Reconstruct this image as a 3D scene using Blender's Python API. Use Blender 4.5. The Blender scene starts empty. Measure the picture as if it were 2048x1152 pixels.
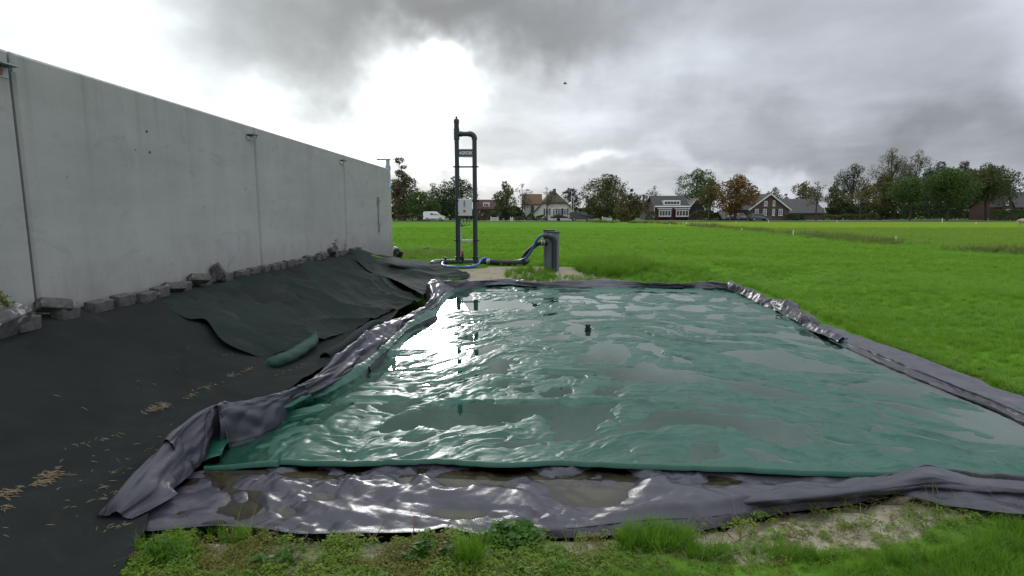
import bpy, math, random
import numpy as np
from mathutils import Vector, Matrix, Euler

# ------------------------------------------------------------------ camera, sky, sun, exposure
scene = bpy.context.scene
F, PITCH, EYE = 1107.0, math.radians(7.67), 1.70      # focal length in photo pixels, camera tilt, eye height
CP, SP = math.cos(PITCH), math.sin(PITCH)
cam = bpy.data.objects.new("camera", bpy.data.cameras.new("camera"))
scene.collection.objects.link(cam)
cam.location = (0, 0, EYE)
cam.rotation_euler = (math.radians(90) - PITCH, 0, 0)
cam.data.sensor_width = 36
cam.data.lens = 36 * F / 2048
cam.data.clip_start, cam.data.clip_end = 0.05, 9000
scene.camera = cam
scene.view_settings.view_transform = 'Standard'
scene.view_settings.look = 'None'
scene.view_settings.gamma = 1
scene.view_settings.use_curve_mapping = False
scene.view_settings.exposure = 0.47
scene.render.engine = 'CYCLES'
scene.cycles.use_denoising = True
scene.cycles.max_bounces = 8
scene.cycles.transparent_max_bounces = 12
scene.cycles.caustics_reflective = False
scene.cycles.caustics_refractive = False

def ray(u, v):
    """direction of the view ray through a pixel of the 2048x1152 photograph"""
    x, y = u - 1024.0, 576.0 - v
    return np.array([x, y * SP + F * CP, y * CP - F * SP])
def P(u, v, z=0.0):
    d = ray(u, v); t = (z - EYE) / d[2]
    return np.array([d[0] * t, d[1] * t, z])
def at(u, v, Y):
    d = ray(u, v); t = Y / d[1]
    return np.array([d[0] * t, Y, EYE + d[2] * t])
def proj(X, Y, Z):
    zc = Y * CP - (Z - EYE) * SP
    yu = Y * SP + (Z - EYE) * CP
    return 1024 + F * X / zc, 576 - F * yu / zc

SUN_EL, SUN_AZ = 12.4, -9.0          # degrees; azimuth from +Y towards +X
world = bpy.data.worlds.new("World"); scene.world = world; world.use_nodes = True
def build_world():
    nt = world.node_tree; N, L = nt.nodes, nt.links; N.clear()
    out = N.new('ShaderNodeOutputWorld'); bg = N.new('ShaderNodeBackground')
    bg.inputs['Strength'].default_value = 0.1
    L.new(bg.outputs[0], out.inputs[0])
    sky = N.new('ShaderNodeTexSky'); sky.sky_type = 'NISHITA'; sky.sun_disc = False
    sky.sun_elevation = math.radians(SUN_EL); sky.sun_rotation = math.radians(SUN_AZ)
    tc = N.new('ShaderNodeTexCoord')
    def m(op, a, b=None, c=None, clamp=False):
        n = N.new('ShaderNodeMath'); n.operation = op; n.use_clamp = clamp
        for i, q in enumerate((a, b, c)):
            if q is None: continue
            if isinstance(q, (int, float)): n.inputs[i].default_value = q
            else: L.new(q, n.inputs[i])
        return n.outputs[0]
    def vm(op, a, b=None, scale=None):
        n = N.new('ShaderNodeVectorMath'); n.operation = op
        for i, q in enumerate((a, b)):
            if q is None: continue
            if isinstance(q, (tuple, list)): n.inputs[i].default_value = q
            else: L.new(q, n.inputs[i])
        if scale is not None: n.inputs['Scale'].default_value = scale
        return n.outputs['Value'] if op == 'DOT_PRODUCT' else n.outputs['Vector']
    d0 = tc.outputs['Generated']
    sep = N.new('ShaderNodeSeparateXYZ'); L.new(d0, sep.inputs[0])
    zz = m('MAXIMUM', sep.outputs[2], 0.0)
    den = m('ADD', zz, 0.16)
    comb = N.new('ShaderNodeCombineXYZ')
    L.new(m('DIVIDE', sep.outputs[0], den), comb.inputs[0]); L.new(m('DIVIDE', sep.outputs[1], den), comb.inputs[1])
    def noise(vec, scale, detail, rough=0.5, off=0.0, dist=0.0):
        n = N.new('ShaderNodeTexNoise'); n.noise_dimensions = '4D'
        n.inputs['W'].default_value = off
        n.inputs['Scale'].default_value = scale; n.inputs['Detail'].default_value = detail
        n.inputs['Roughness'].default_value = rough; n.inputs['Distortion'].default_value = dist
        L.new(vec, n.inputs['Vector']); return n
    pl = comb.outputs[0]
    n1 = noise(pl, 0.75, 6, 0.55, 3.1, 0.3)
    n2 = noise(pl, 2.3, 5, 0.55, 7.7, 0.4)
    wn = noise(d0, 3.2, 5, 0.55, 1.3)
    wv = vm('SUBTRACT', wn.outputs['Color'], (0.5, 0.5, 0.5))
    wv = vm('SCALE', wv, scale=0.5)
    d = vm('NORMALIZE', vm('ADD', d0, wv))
    total = m('MULTIPLY', m('SUBTRACT', n1.outputs[0], 0.5), 1.35)
    total = m('ADD', total, m('MULTIPLY', m('SUBTRACT', n2.outputs[0], 0.5), 0.75))
    # cloud masses: (pixel, half widths in pixels, brightness in stops)
    for (u, v, wu, wv_, amp) in [
            (850, 178, 66, 46, 2.7), (775, 250, 100, 46, 1.1), (880, 330, 90, 36, 0.8), (620, 300, 260, 65, 0.85), (470, 240, 220, 60, 0.4), (170, 60, 340, 170, 1.1), (30, 20, 330, 90, -0.2),
            (680, 85, 230, 70, -0.55), (1120, 20, 360, 70, -1.0), (900, 40, 260, 60, -0.4), (925, 345, 170, 45, 0.65),
            (1580, 190, 480, 140, -0.42), (1900, 330, 420, 100, -0.55), (1450, 300, 300, 60, -0.25), (2080, 70, 110, 130, 0.5), (1150, 200, 190, 95, 0.55), (1420, 215, 200, 60, 0.3),
            (1330, 330, 260, 50, 0.25), (1190, 335, 60, 22, 0.9), (1560, 345, 200, 18, 0.45), (1780, 295, 260, 30, -0.2)]:
        c = ray(u, v); s = np.linalg.norm(c); c = c / s
        a = np.array([c[1], -c[0], 0.0]); a /= np.linalg.norm(a); b = np.cross(a, c)
        da, db, dc = vm('DOT_PRODUCT', d, tuple(a)), vm('DOT_PRODUCT', d, tuple(b)), vm('DOT_PRODUCT', d, tuple(c))
        q = m('ADD', m('POWER', m('ABSOLUTE', m('MULTIPLY', da, s / wu)), 2.0), m('POWER', m('ABSOLUTE', m('MULTIPLY', db, s / wv_)), 2.0))
        g = m('EXPONENT', m('MULTIPLY', q, -0.8))
        g = m('MULTIPLY', g, m('GREATER_THAN', dc, 0.0))
        total = m('ADD', total, m('MULTIPLY', g, amp))
    lum = m('MULTIPLY', m('POWER', 2.0, total), m('MULTIPLY_ADD', m('MULTIPLY', zz, zz), 6.0, 4.7))
    tint = N.new('ShaderNodeMixRGB'); tint.inputs[1].default_value = (0.93, 0.995, 1.02, 1); tint.inputs[2].default_value = (0.905, 0.96, 1.09, 1)
    L.new(m('MULTIPLY_ADD', sep.outputs[0], 0.9, 0.35, clamp=True), tint.inputs[0])
    cl = vm('SCALE', tint.outputs[0]); L.new(lum, cl.node.inputs['Scale'])
    mix = N.new('ShaderNodeMixRGB'); mix.inputs[0].default_value = 0.985
    L.new(sky.outputs[0], mix.inputs[1]); L.new(cl, mix.inputs[2])
    L.new(mix.outputs[0], bg.inputs['Color'])
build_world()
sun = bpy.data.objects.new("sun", bpy.data.lights.new("sun", 'SUN'))
scene.collection.objects.link(sun)
sun.data.energy = 0.55; sun.data.angle = math.radians(10); sun.data.color = (1.0, 0.98, 0.95)
_e, _a = math.radians(SUN_EL), math.radians(SUN_AZ)
sun.rotation_euler = Vector((-math.sin(_a) * math.cos(_e), -math.cos(_a) * math.cos(_e), -math.sin(_e))).to_track_quat('-Z', 'Y').to_euler()

# ------------------------------------------------------------------ helpers
rng = np.random.default_rng(7); random.seed(7)
def link(o, parent=None):
    scene.collection.objects.link(o)
    if parent is not None: o.parent = parent
    return o
def tag(o, label=None, cat=None, group=None, kind=None):
    if label: o['label'] = label
    if cat: o['category'] = cat
    if group: o['group'] = group
    if kind: o['kind'] = kind
    return o
def empty(name, loc=(0, 0, 0), rz=0.0):
    o = bpy.data.objects.new(name, None); o.location = tuple(loc); o.rotation_euler = (0, 0, rz); o.empty_display_size = 0.2
    return link(o)
def tree_copy(o, parent=None):
    c = o.copy(); link(c, parent)
    for ch in o.children: tree_copy(ch, c)
    return c
def mesh_np(name, V, Q, mat, parent=None, smooth=True, attrs=None):
    """fast mesh from arrays: V (n,3), Q (m,3 or 4)"""
    V = np.ascontiguousarray(V, dtype=np.float32); Q = np.ascontiguousarray(Q, dtype=np.int32); k = Q.shape[1]
    me = bpy.data.meshes.new(name)
    me.vertices.add(len(V)); me.vertices.foreach_set('co', V.ravel())
    me.loops.add(Q.size); me.loops.foreach_set('vertex_index', Q.ravel())
    me.polygons.add(len(Q)); me.polygons.foreach_set('loop_start', np.arange(0, Q.size, k, dtype=np.int32))
    me.polygons.foreach_set('use_smooth', np.full(len(Q), smooth))
    me.update(calc_edges=True); me.validate()
    for nm, arr in (attrs or {}).items():
        a = me.attributes.new(nm, 'FLOAT', 'POINT'); a.data.foreach_set('value', np.ascontiguousarray(arr, dtype=np.float32).ravel())
    if mat: me.materials.append(mat)
    return link(bpy.data.objects.new(name, me), parent)
def grid_quads(nr, nc):
    i = np.arange(nr * nc).reshape(nr, nc)
    return np.stack([i[:-1, :-1], i[:-1, 1:], i[1:, 1:], i[1:, :-1]], -1).reshape(-1, 4)
class MB:
    """collects shapes and links them as one mesh object"""
    def __init__(s): s.v, s.f = [], []
    def add(s, vs, fs):
        b = len(s.v); s.v += [tuple(map(float, p)) for p in vs]; s.f += [tuple(b + i for i in f) for f in fs]; return s
    def box(s, c, size, R=None, bev=0.0):
        hx, hy, hz = [q / 2 for q in size]
        if bev <= 0:
            pts = [(x, y, z) for z in (-hz, hz) for (x, y) in ((-hx, -hy), (hx, -hy), (hx, hy), (-hx, hy))]
            fs = [(3, 2, 1, 0), (4, 5, 6, 7), (0, 1, 5, 4), (1, 2, 6, 5), (2, 3, 7, 6), (3, 0, 4, 7)]
        else:
            b = bev; ring = lambda x, y: [(-x, -y), (x, -y), (x, y), (-x, y)]
            oct_ = lambda hx, hy, b: [(-hx + b, -hy), (hx - b, -hy), (hx, -hy + b), (hx, hy - b), (hx - b, hy), (-hx + b, hy), (-hx, hy - b), (-hx, -hy + b)]
            o1, o2 = oct_(hx - b, hy - b, b * .6), oct_(hx, hy, b)
            pts = [(x, y, -hz) for x, y in o1] + [(x, y, -hz + b) for x, y in o2] + [(x, y, hz - b) for x, y in o2] + [(x, y, hz) for x, y in o1]
            fs = [tuple(range(7, -1, -1)), tuple(range(24, 32))]
            for k in range(3):
                for i in range(8): fs.append((k * 8 + i, k * 8 + (i + 1) % 8, k * 8 + 8 + (i + 1) % 8, k * 8 + 8 + i))
        M = R if R is not None else Matrix.Identity(3)
        return s.add([Vector(c) + M @ Vector(p) for p in pts], fs)
    def tube(s, pts, r, n=12, cap=True, prof=None):
        pts = [Vector(p) for p in pts]; rr = r if hasattr(r, '__len__') else [r] * len(pts)
        b = len(s.v); up = None
        for i, p in enumerate(pts):
            t = (pts[min(i + 1, len(pts) - 1)] - pts[max(i - 1, 0)]).normalized()
            if up is None: up = Vector((0, 0, 1)) if abs(t.z) < .9 else Vector((1, 0, 0))
            a = t.cross(up).normalized(); up = a.cross(t).normalized()
            for k in range(n):
                w = 2 * math.pi * k / n
                s.v.append(tuple(p + (a * math.cos(w) + up * math.sin(w)) * rr[i]))
        for i in range(len(pts) - 1):
            for k in range(n):
                s.f.append((b + i * n + k, b + i * n + (k + 1) % n, b + (i + 1) * n + (k + 1) % n, b + (i + 1) * n + k))
        if cap:
            s.f.append(tuple(b + k for k in range(n - 1, -1, -1))); e = b + (len(pts) - 1) * n; s.f.append(tuple(e + k for k in range(n)))
        return s
    def cyl(s, p, q, r, n=16, r2=None): return s.tube([p, q], [r, r if r2 is None else r2], n)
    def prism(s, poly, d):
        """extrude a 3-D polygon by the vector d"""
        n = len(poly); d = Vector(d); A = [Vector(p) for p in poly]
        return s.add(A + [p + d for p in A], [tuple(range(n)), tuple(range(2 * n - 1, n - 1, -1))] + [(i, i + n, (i + 1) % n + n, (i + 1) % n) for i in range(n)])
    def quad(s, a, b, c, d): return s.add([a, b, c, d], [(0, 1, 2, 3)])
    def build(s, name, mat, parent=None, smooth=False, angle=None):
        me = bpy.data.meshes.new(name); me.from_pydata(s.v, [], s.f); me.materials.append(mat)
        if smooth:
            me.polygons.foreach_set('use_smooth', [True] * len(me.polygons))
            me.set_sharp_from_angle(angle=math.radians(angle or 40))
        me.update()
        return link(bpy.data.objects.new(name, me), parent)
def crom(C, n):
    """Catmull-Rom through the rows of C (k, ...) -> n samples"""
    C = np.asarray(C, float); k = len(C)
    t = np.linspace(0, k - 1, n); i = np.clip(t.astype(int), 0, k - 2); f = (t - i).reshape((-1,) + (1,) * (C.ndim - 1))
    p0, p1, p2, p3 = C[np.maximum(i - 1, 0)], C[i], C[i + 1], C[np.minimum(i + 2, k - 1)]
    return 0.5 * (2 * p1 + (p2 - p0) * f + (2 * p0 - 5 * p1 + 4 * p2 - p3) * f ** 2 + (3 * p1 - p0 - 3 * p2 + p3) * f ** 3)
_perm = np.random.default_rng(11).permutation(512)
_g2 = np.stack([np.cos(np.arange(64) * 2 * math.pi / 64), np.sin(np.arange(64) * 2 * math.pi / 64)], -1)
def perlin(x, y, seed=0):
    x = np.asarray(x, float) + seed * 37.13; y = np.asarray(y, float) + seed * 17.71
    xi, yi = np.floor(x).astype(int), np.floor(y).astype(int); fx, fy = x - xi, y - yi
    def g(ix, iy, dx, dy):
        h = _perm[(_perm[ix % 512] + iy) % 512] % 64
        return _g2[h, 0] * dx + _g2[h, 1] * dy
    u, v = fx ** 3 * (fx * (fx * 6 - 15) + 10), fy ** 3 * (fy * (fy * 6 - 15) + 10)
    a, b = g(xi, yi, fx, fy), g(xi + 1, yi, fx - 1, fy)
    c, d = g(xi, yi + 1, fx, fy - 1), g(xi + 1, yi + 1, fx - 1, fy - 1)
    return ((a + u * (b - a)) + v * ((c + u * (d - c)) - (a + u * (b - a)))) * 1.5
def fbm(x, y, oct=4, seed=0, gain=0.5):
    s, a = 0, 1.0
    for o in range(oct): s = s + a * perlin(x * 2 ** o, y * 2 ** o, seed + o * 3); a *= gain
    return s
def ridged(x, y, seed=0): return 1 - np.minimum(np.abs(perlin(x, y, seed)) * 2.0, 1)
def tri(x): return np.abs(np.mod(x, 2.0) - 1.0)
def crumple(x, y, f, seed, n=5, spread=math.pi, axis=0.0):
    """facets meeting in sharp creases, like crumpled sheet"""
    r = np.random.default_rng(seed); s = 0.0
    for i in range(n):
        g = axis + (r.uniform() - .5) * spread; k = f * (.55 + .42 * i); ph = r.uniform(0, 9)
        wp = perlin(x * f * .42 + i * 3.1, y * f * .42 - i * 1.7, seed + i) * 1.1
        m = .25 + .95 * sstep(-.35, .45, perlin(x * f * .3 + i * 5.3, y * f * .3 + 2, seed + 20 + i))
        s = s + m * (tri((x * math.cos(g) + y * math.sin(g)) * k + wp + ph) - .5) * f / k
    return s
def sstep(a, b, x):
    t = np.clip((np.asarray(x, float) - a) / (b - a), 0, 1); return t * t * (3 - 2 * t)
def normals(G):
    du = np.gradient(G, axis=1); dv = np.gradient(G, axis=0); n = np.cross(du, dv)
    return n / np.maximum(np.linalg.norm(n, axis=-1, keepdims=True), 1e-9)
def loft(name, ctrl, nr, nc, mat, parent=None, disp=None, thick=0.0, attrs=None, flip=False):
    """smooth sheet through a grid of control points; disp(S, T, G) is added along the normal"""
    C = np.asarray(ctrl, float); G = crom(C, nr); G = crom(np.swapaxes(G, 0, 1), nc); G = np.swapaxes(G, 0, 1)
    if disp is not None:
        T, S = np.meshgrid(np.linspace(0, 1, nr), np.linspace(0, 1, nc), indexing='ij')
        n = normals(G); n = np.where(n[..., 2:3] < 0, -n, n)
        G = G + n * disp(S, T, G)[..., None]
    Q = grid_quads(nr, nc)
    if flip: Q = Q[:, ::-1]
    o = mesh_np(name, G.reshape(-1, 3), Q, mat, parent)
    if thick:
        m = o.modifiers.new('thickness', 'SOLIDIFY'); m.thickness = thick; m.offset = 0
    return o

# ------------------------------------------------------------------ materials
def mat(name, col, rough=0.6, metal=0.0, spec=0.5, noise=None, bump=None, col2=None, extra=None, coat=0.0):
    """principled material; noise=(scale, detail, amount[, stretch]) mixes col and col2, bump=(scale, strength, distance)"""
    m = bpy.data.materials.new(name); m.use_nodes = True; nt = m.node_tree; N, L = nt.nodes, nt.links
    b = N['Principled BSDF']; b.inputs['Base Color'].default_value = (*col, 1); b.inputs['Roughness'].default_value = rough
    b.inputs['Metallic'].default_value = metal; b.inputs['Specular IOR Level'].default_value = spec; b.inputs['Coat Weight'].default_value = coat
    tc = N.new('ShaderNodeTexCoord'); vec = tc.outputs['Object']
    if noise:
        mp = N.new('ShaderNodeMapping'); mp.inputs['Scale'].default_value = noise[3] if len(noise) > 3 else (1, 1, 1)
        L.new(vec, mp.inputs[0])
        n = N.new('ShaderNodeTexNoise'); n.inputs['Scale'].default_value = noise[0]; n.inputs['Detail'].default_value = noise[1]; n.inputs['Roughness'].default_value = 0.6
        L.new(mp.outputs[0], n.inputs['Vector'])
        r = N.new('ShaderNodeMapRange'); r.inputs[1].default_value = 0.5 - 0.5 * noise[2]; r.inputs[2].default_value = 0.5 + 0.5 * noise[2]
        L.new(n.outputs[0], r.inputs[0])
        mx = N.new('ShaderNodeMixRGB'); mx.inputs[1].default_value = (*col, 1); mx.inputs[2].default_value = (*(col2 or [c * .6 for c in col]), 1)
        L.new(r.outputs[0], mx.inputs[0]); L.new(mx.outputs[0], b.inputs['Base Color'])
    if bump:
        n = N.new('ShaderNodeTexNoise'); n.inputs['Scale'].default_value = bump[0]; n.inputs['Detail'].default_value = 4
        L.new(vec, n.inputs['Vector'])
        bp = N.new('ShaderNodeBump'); bp.inputs['Strength'].default_value = bump[1]; bp.inputs['Distance'].default_value = bump[2]
        L.new(n.outputs[0], bp.inputs['Height']); L.new(bp.outputs[0], b.inputs['Normal'])
    if extra: extra(nt, b)
    return m
class NB:
    """short-hand for node building"""
    def __init__(s, nt): s.N, s.L = nt.nodes, nt.links
    def put(s, sock, q):
        if isinstance(q, (int, float)): sock.default_value = q
        elif isinstance(q, (tuple, list)): sock.default_value = (*q, 1) if len(q) == 3 and sock.type == 'RGBA' else q
        else: s.L.new(q, sock)
    def coord(s, kind='Object'): return s.N.new('ShaderNodeTexCoord').outputs[kind]
    def map(s, vec, scale=(1, 1, 1), rot=(0, 0, 0), loc=(0, 0, 0)):
        n = s.N.new('ShaderNodeMapping'); n.inputs['Scale'].default_value = scale; n.inputs['Rotation'].default_value = rot; n.inputs['Location'].default_value = loc
        s.L.new(vec, n.inputs[0]); return n.outputs[0]
    def noise(s, vec, scale, detail=3, rough=0.5, dist=0.0):
        n = s.N.new('ShaderNodeTexNoise'); s.L.new(vec, n.inputs['Vector'])
        for k, q in (('Scale', scale), ('Detail', detail), ('Roughness', rough), ('Distortion', dist)): n.inputs[k].default_value = q
        return n.outputs[0]
    def voro(s, vec, scale, feature='F1'):
        n = s.N.new('ShaderNodeTexVoronoi'); n.feature = feature; s.L.new(vec, n.inputs['Vector']); n.inputs['Scale'].default_value = scale
        return n
    def rng(s, v, a, b, c=0.0, d=1.0):
        n = s.N.new('ShaderNodeMapRange'); s.put(n.inputs[0], v)
        for i, q in enumerate((a, b, c, d)): n.inputs[i + 1].default_value = q
        return n.outputs[0]
    def mix(s, f, a, b, mode='MIX'):
        n = s.N.new('ShaderNodeMixRGB'); n.blend_type = mode; s.put(n.inputs[0], f); s.put(n.inputs[1], a); s.put(n.inputs[2], b); return n.outputs[0]
    def math(s, op, a, b=0.0, clamp=False):
        n = s.N.new('ShaderNodeMath'); n.operation = op; n.use_clamp = clamp; s.put(n.inputs[0], a); s.put(n.inputs[1], b); return n.outputs[0]
    def bump(s, h, strength, dist, normal=None):
        n = s.N.new('ShaderNodeBump'); n.inputs['Strength'].default_value = strength; n.inputs['Distance'].default_value = dist; s.L.new(h, n.inputs['Height'])
        if normal is not None: s.L.new(normal, n.inputs['Normal'])
        return n.outputs[0]
    def attr(s, name):
        n = s.N.new('ShaderNodeAttribute'); n.attribute_name = name; return n.outputs['Fac']
    def rand(s): return s.N.new('ShaderNodeObjectInfo').outputs['Random']

M = {}
def concrete_extra(nt, b):
    q = NB(nt); v = q.coord()
    st = q.noise(q.map(v, (1.2, 1.6, .12)), 2.2, 5, .6)              # vertical run marks
    bd = q.noise(q.map(v, (.3, .25, 1.6)), 1.4, 4, .6)               # bands of the casting
    cl = q.noise(v, 0.9, 5, .6, .6)
    fn = q.noise(v, 38, 3)
    f = q.math('ADD', q.math('MULTIPLY', st, .2), q.math('ADD', q.math('MULTIPLY', bd, .4), q.math('MULTIPLY', cl, .4)))
    c = q.mix(q.rng(f, .36, .64), (.35, .345, .33), (.465, .46, .445))
    c = q.mix(q.rng(q.noise(q.map(v, (1, .5, .9)), 2.6, 4, .7, 1.2), .56, .74, 0, .5), c, (.24, .24, .23))
    c = q.mix(q.rng(fn, .3, .7, 0, .25), c, (.30, .30, .295))
    sp = nt.nodes.new('ShaderNodeSeparateXYZ'); nt.links.new(v, sp.inputs[0])
    low = q.math('ADD', sp.outputs[2], q.math('MULTIPLY', q.noise(q.map(v, (1, 2.2, .6)), 2.4, 5, .7), -.9))
    c = q.mix(q.rng(low, .10, .75, .55, 0), c, (.19, .175, .15))
    drip = q.math('MULTIPLY', q.rng(q.noise(q.map(v, (1, 2.6, .05)), 2.5, 4, .7), .54, .70), q.rng(sp.outputs[2], 1.6, 3.1, .0, .30))
    c = q.mix(drip, c, (.17, .17, .16))
    vo = q.voro(v, 3.1); c = q.mix(q.rng(vo.outputs['Distance'], .025, .045, .8, 0), c, (.09, .09, .09))
    q.put(b.inputs['Base Color'], c)
    nt.links.new(q.bump(q.math('ADD', fn, q.math('MULTIPLY', cl, 2.0)), .25, .004), b.inputs['Normal'])
M['concrete'] = mat('wall_concrete', (.4, .4, .39), .85, extra=concrete_extra, spec=.25)
def paver_extra(nt, b):
    q = NB(nt); v = q.coord(); g = q.coord('Object')
    n = q.noise(v, 14, 5, .65); r = q.rand()
    c = q.mix(q.rng(n, .35, .65), (.075, .07, .068), (.15, .142, .138))
    c = q.mix(q.math('MULTIPLY', q.rng(q.noise(v, 7, 4, .6, 1.0), .57, .66), q.rng(r, .25, .8, 0, .85)), c, (.48, .47, .44))
    q.put(b.inputs['Base Color'], c); nt.links.new(q.bump(q.noise(v, 60, 4), .5, .004), b.inputs['Normal'])
M['paver'] = mat('paver_concrete', (.15, .145, .14), .9, extra=paver_extra, spec=.2)
def geo_extra(nt, b):
    q = NB(nt); v = q.coord()
    fib = q.noise(q.map(v, (1, 1, 1)), 260, 2); big = q.noise(v, 1.1, 5, .6, .5)
    c = q.mix(q.rng(big, .3, .7), (.0130, .0158, .0158), (.0245, .0290, .0280))
    c = q.mix(q.rng(fib, .3, .75, 0, .5), c, (.025, .029, .028))
    lint = q.noise(v, 45, 4, .7, 2.0)
    c = q.mix(q.rng(lint, .70, .78, 0, .22), c, (.16, .14, .10))
    dust = q.noise(v, 2.3, 6, .7, .8); c = q.mix(q.rng(dust, .55, .75, 0, .28), c, (.06, .055, .045))
    q.put(b.inputs['Base Color'], c); nt.links.new(q.bump(q.math('ADD', fib, q.math('MULTIPLY', q.noise(v, 30, 4), 2.0)), .5, .003), b.inputs['Normal'])
M['geo'] = mat('geotextile_black', (.016, .02, .019), .95, extra=geo_extra, spec=.15)
def geo2_extra(nt, b):
    q = NB(nt); v = q.coord()
    fib = q.noise(v, 240, 2); big = q.noise(v, 1.6, 5, .6, .5)
    c = q.mix(q.rng(big, .3, .7), (.0115, .0190, .0168), (.0220, .0325, .0285))
    c = q.mix(q.rng(fib, .3, .75, 0, .4), c, (.028, .034, .031))
    dust = q.noise(v, 3.1, 6, .7, .8); c = q.mix(q.rng(dust, .58, .72, 0, .28), c, (.11, .10, .075))
    q.put(b.inputs['Base Color'], c); nt.links.new(q.bump(q.math('ADD', fib, q.math('MULTIPLY', q.noise(v, 26, 4), 2.0)), .5, .003), b.inputs['Normal'])
M['geo2'] = mat('geotextile_dark_green', (.02, .03, .027), .9, extra=geo2_extra, spec=.2)
def pvc(name, c1, c2, rough, dirt, crease=1.0):
    def ex(nt, b):
        q = NB(nt); v = q.coord()
        big = q.noise(v, 1.3, 4, .6, .6); sm = q.noise(v, 9, 5, .6)
        c = q.mix(q.rng(big, .3, .7), c1, c2)
        dn = q.noise(v, 2.7, 6, .7, 1.2); c = q.mix(q.rng(dn, .62, .74, 0, .8), c, dirt)
        q.put(b.inputs['Base Color'], c)
        b.inputs['Roughness'].default_value = rough
        rr = q.rng(q.noise(v, 5, 5, .65), .3, .7, rough - .08, rough + .18); nt.links.new(rr, b.inputs['Roughness'])
        drop = q.rng(q.voro(v, 95).outputs['Distance'], .12, .42, 1, 0)
        wet = q.rng(q.noise(v, 3.2, 4), .45, .6)
        drop = q.math('MULTIPLY', drop, wet)
        n1 = q.bump(sm, .25 * crease, .012)
        nt.links.new(q.bump(drop, .35, .003, n1), b.inputs['Normal'])
    return mat(name, c1, rough, extra=ex, spec=.5)
M['green'] = pvc('green_pvc', (.0075, .074, .046), (.013, .097, .063), .36, (.045, .085, .05))
M['grey'] = pvc('grey_pvc', (.040, .038, .052), (.055, .052, .069), .34, (.10, .09, .085))
def water_mat(name, tint):
    m = bpy.data.materials.new(name); m.use_nodes = True; nt = m.node_tree; nt.nodes.clear(); q = NB(nt)
    out = nt.nodes.new('ShaderNodeOutputMaterial'); mx = nt.nodes.new('ShaderNodeMixShader'); t = nt.nodes.new('ShaderNodeBsdfTransparent'); g = nt.nodes.new('ShaderNodeBsdfGlossy')
    t.inputs[0].default_value = (*tint, 1); g.inputs['Roughness'].default_value = 0.0; g.inputs[0].default_value = (1, 1, 1, 1)
    fr = nt.nodes.new('ShaderNodeFresnel'); fr.inputs[0].default_value = 1.52
    v = q.coord(); bp = q.bump(q.noise(q.map(v, (1, 1, 1)), 1.7, 2), .02, .01); nt.links.new(bp, g.inputs['Normal'])
    nt.links.new(fr.outputs[0], mx.inputs[0]); nt.links.new(t.outputs[0], mx.inputs[1]); nt.links.new(g.outputs[0], mx.inputs[2]); nt.links.new(mx.outputs[0], out.inputs[0])
    return m
M['water'] = water_mat('clear_rain_water', (.80, 1.0, .92))
M['muddy'] = water_mat('brownish_rain_water', (.82, .77, .62))
M['pipe'] = mat('pipe_dark_grey', (.020, .028, .034), .40, noise=(6, 4, .5), col2=(.030, .040, .047))
M['pvc_light'] = mat('culvert_grey', (.165, .185, .20), .45, noise=(4, 4, .6), col2=(.125, .142, .155))
M['lid'] = mat('lid_green_grey', (.045, .065, .06), .5)
M['steel'] = mat('galvanised_steel', (.42, .45, .47), .45, metal=.6, noise=(20, 3, .6), col2=(.3, .32, .34))
M['alu'] = mat('aluminium_profile', (.55, .58, .6), .4, metal=.5)
M['white_plastic'] = mat('cabinet_white', (.62, .64, .64), .4, noise=(3, 3, .5), col2=(.54, .56, .56))
M['black'] = mat('black_rubber', (.012, .012, .013), .5)
M['red'] = mat('red_plastic', (.45, .03, .02), .4)
M['blue'] = mat('blue_hose_pvc', (.035, .085, .36), .35, noise=(14, 3, .5), col2=(.05, .12, .44))
M['white'] = mat('white_paint', (.78, .78, .76), .5)
M['sign'] = mat('sign_grey', (.07, .08, .085), .5)
M['sticker_blue'] = mat('sticker_blue', (.16, .40, .72), .4); M['tag_pale'] = mat('tag_pale_blue', (.38, .42, .52), .5)
M['sticker_red'] = mat('sticker_red', (.35, .08, .09), .5)
M['bag'] = mat('sandbag_green', (.013, .046, .031), .8, noise=(40, 3, .6), col2=(.020, .064, .045), bump=(190, .6, .003))
M['bag_edge'] = mat('sandbag_seam', (.012, .03, .024), .9)
M['straw'] = mat('dry_straw', (.42, .33, .19), .9, noise=(30, 2, .7), col2=(.22, .16, .09))
M['twig'] = mat('dead_twig', (.11, .075, .045), .9)
def leafmat(name, c1, c2, trans=.35, rough=.5, c3=None):
    m = bpy.data.materials.new(name); m.use_nodes = True; nt = m.node_tree; N, L = nt.nodes, nt.links; q = NB(nt)
    b = N['Principled BSDF']; b.inputs['Roughness'].default_value = rough; b.inputs['Specular IOR Level'].default_value = .3
    c = q.mix(q.rand(), c1, c2)
    if c3 is not None: c = q.mix(q.rng(q.noise(q.coord(), .35, 4, .6), .45, .65), c, c3)
    L.new(c, b.inputs['Base Color'])
    t = N.new('ShaderNodeBsdfTranslucent'); L.new(q.mix(1.0, c, (1.25, 1.25, .7), 'MULTIPLY'), t.inputs[0])
    mx = N.new('ShaderNodeMixShader'); mx.inputs[0].default_value = trans
    L.new(b.outputs[0], mx.inputs[1]); L.new(t.outputs[0], mx.inputs[2]); L.new(mx.outputs[0], N['Material Output'].inputs[0])
    return m
M['lawn'] = leafmat('field_grass_blades', (.155, .315, .042), (.195, .360, .052), .5)
M['rank'] = leafmat('rank_grass_blades', (.085, .215, .014), (.165, .31, .026), .5)
M['weed'] = leafmat('chickweed_leaves', (.125, .24, .022), (.21, .29, .035), .45)
M['weed2'] = leafmat('dark_weed_leaves', (.055, .15, .02), (.09, .19, .03), .4)
M['drygrass'] = leafmat('dry_ditch_grass', (.17, .20, .05), (.13, .20, .035), .3)
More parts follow.
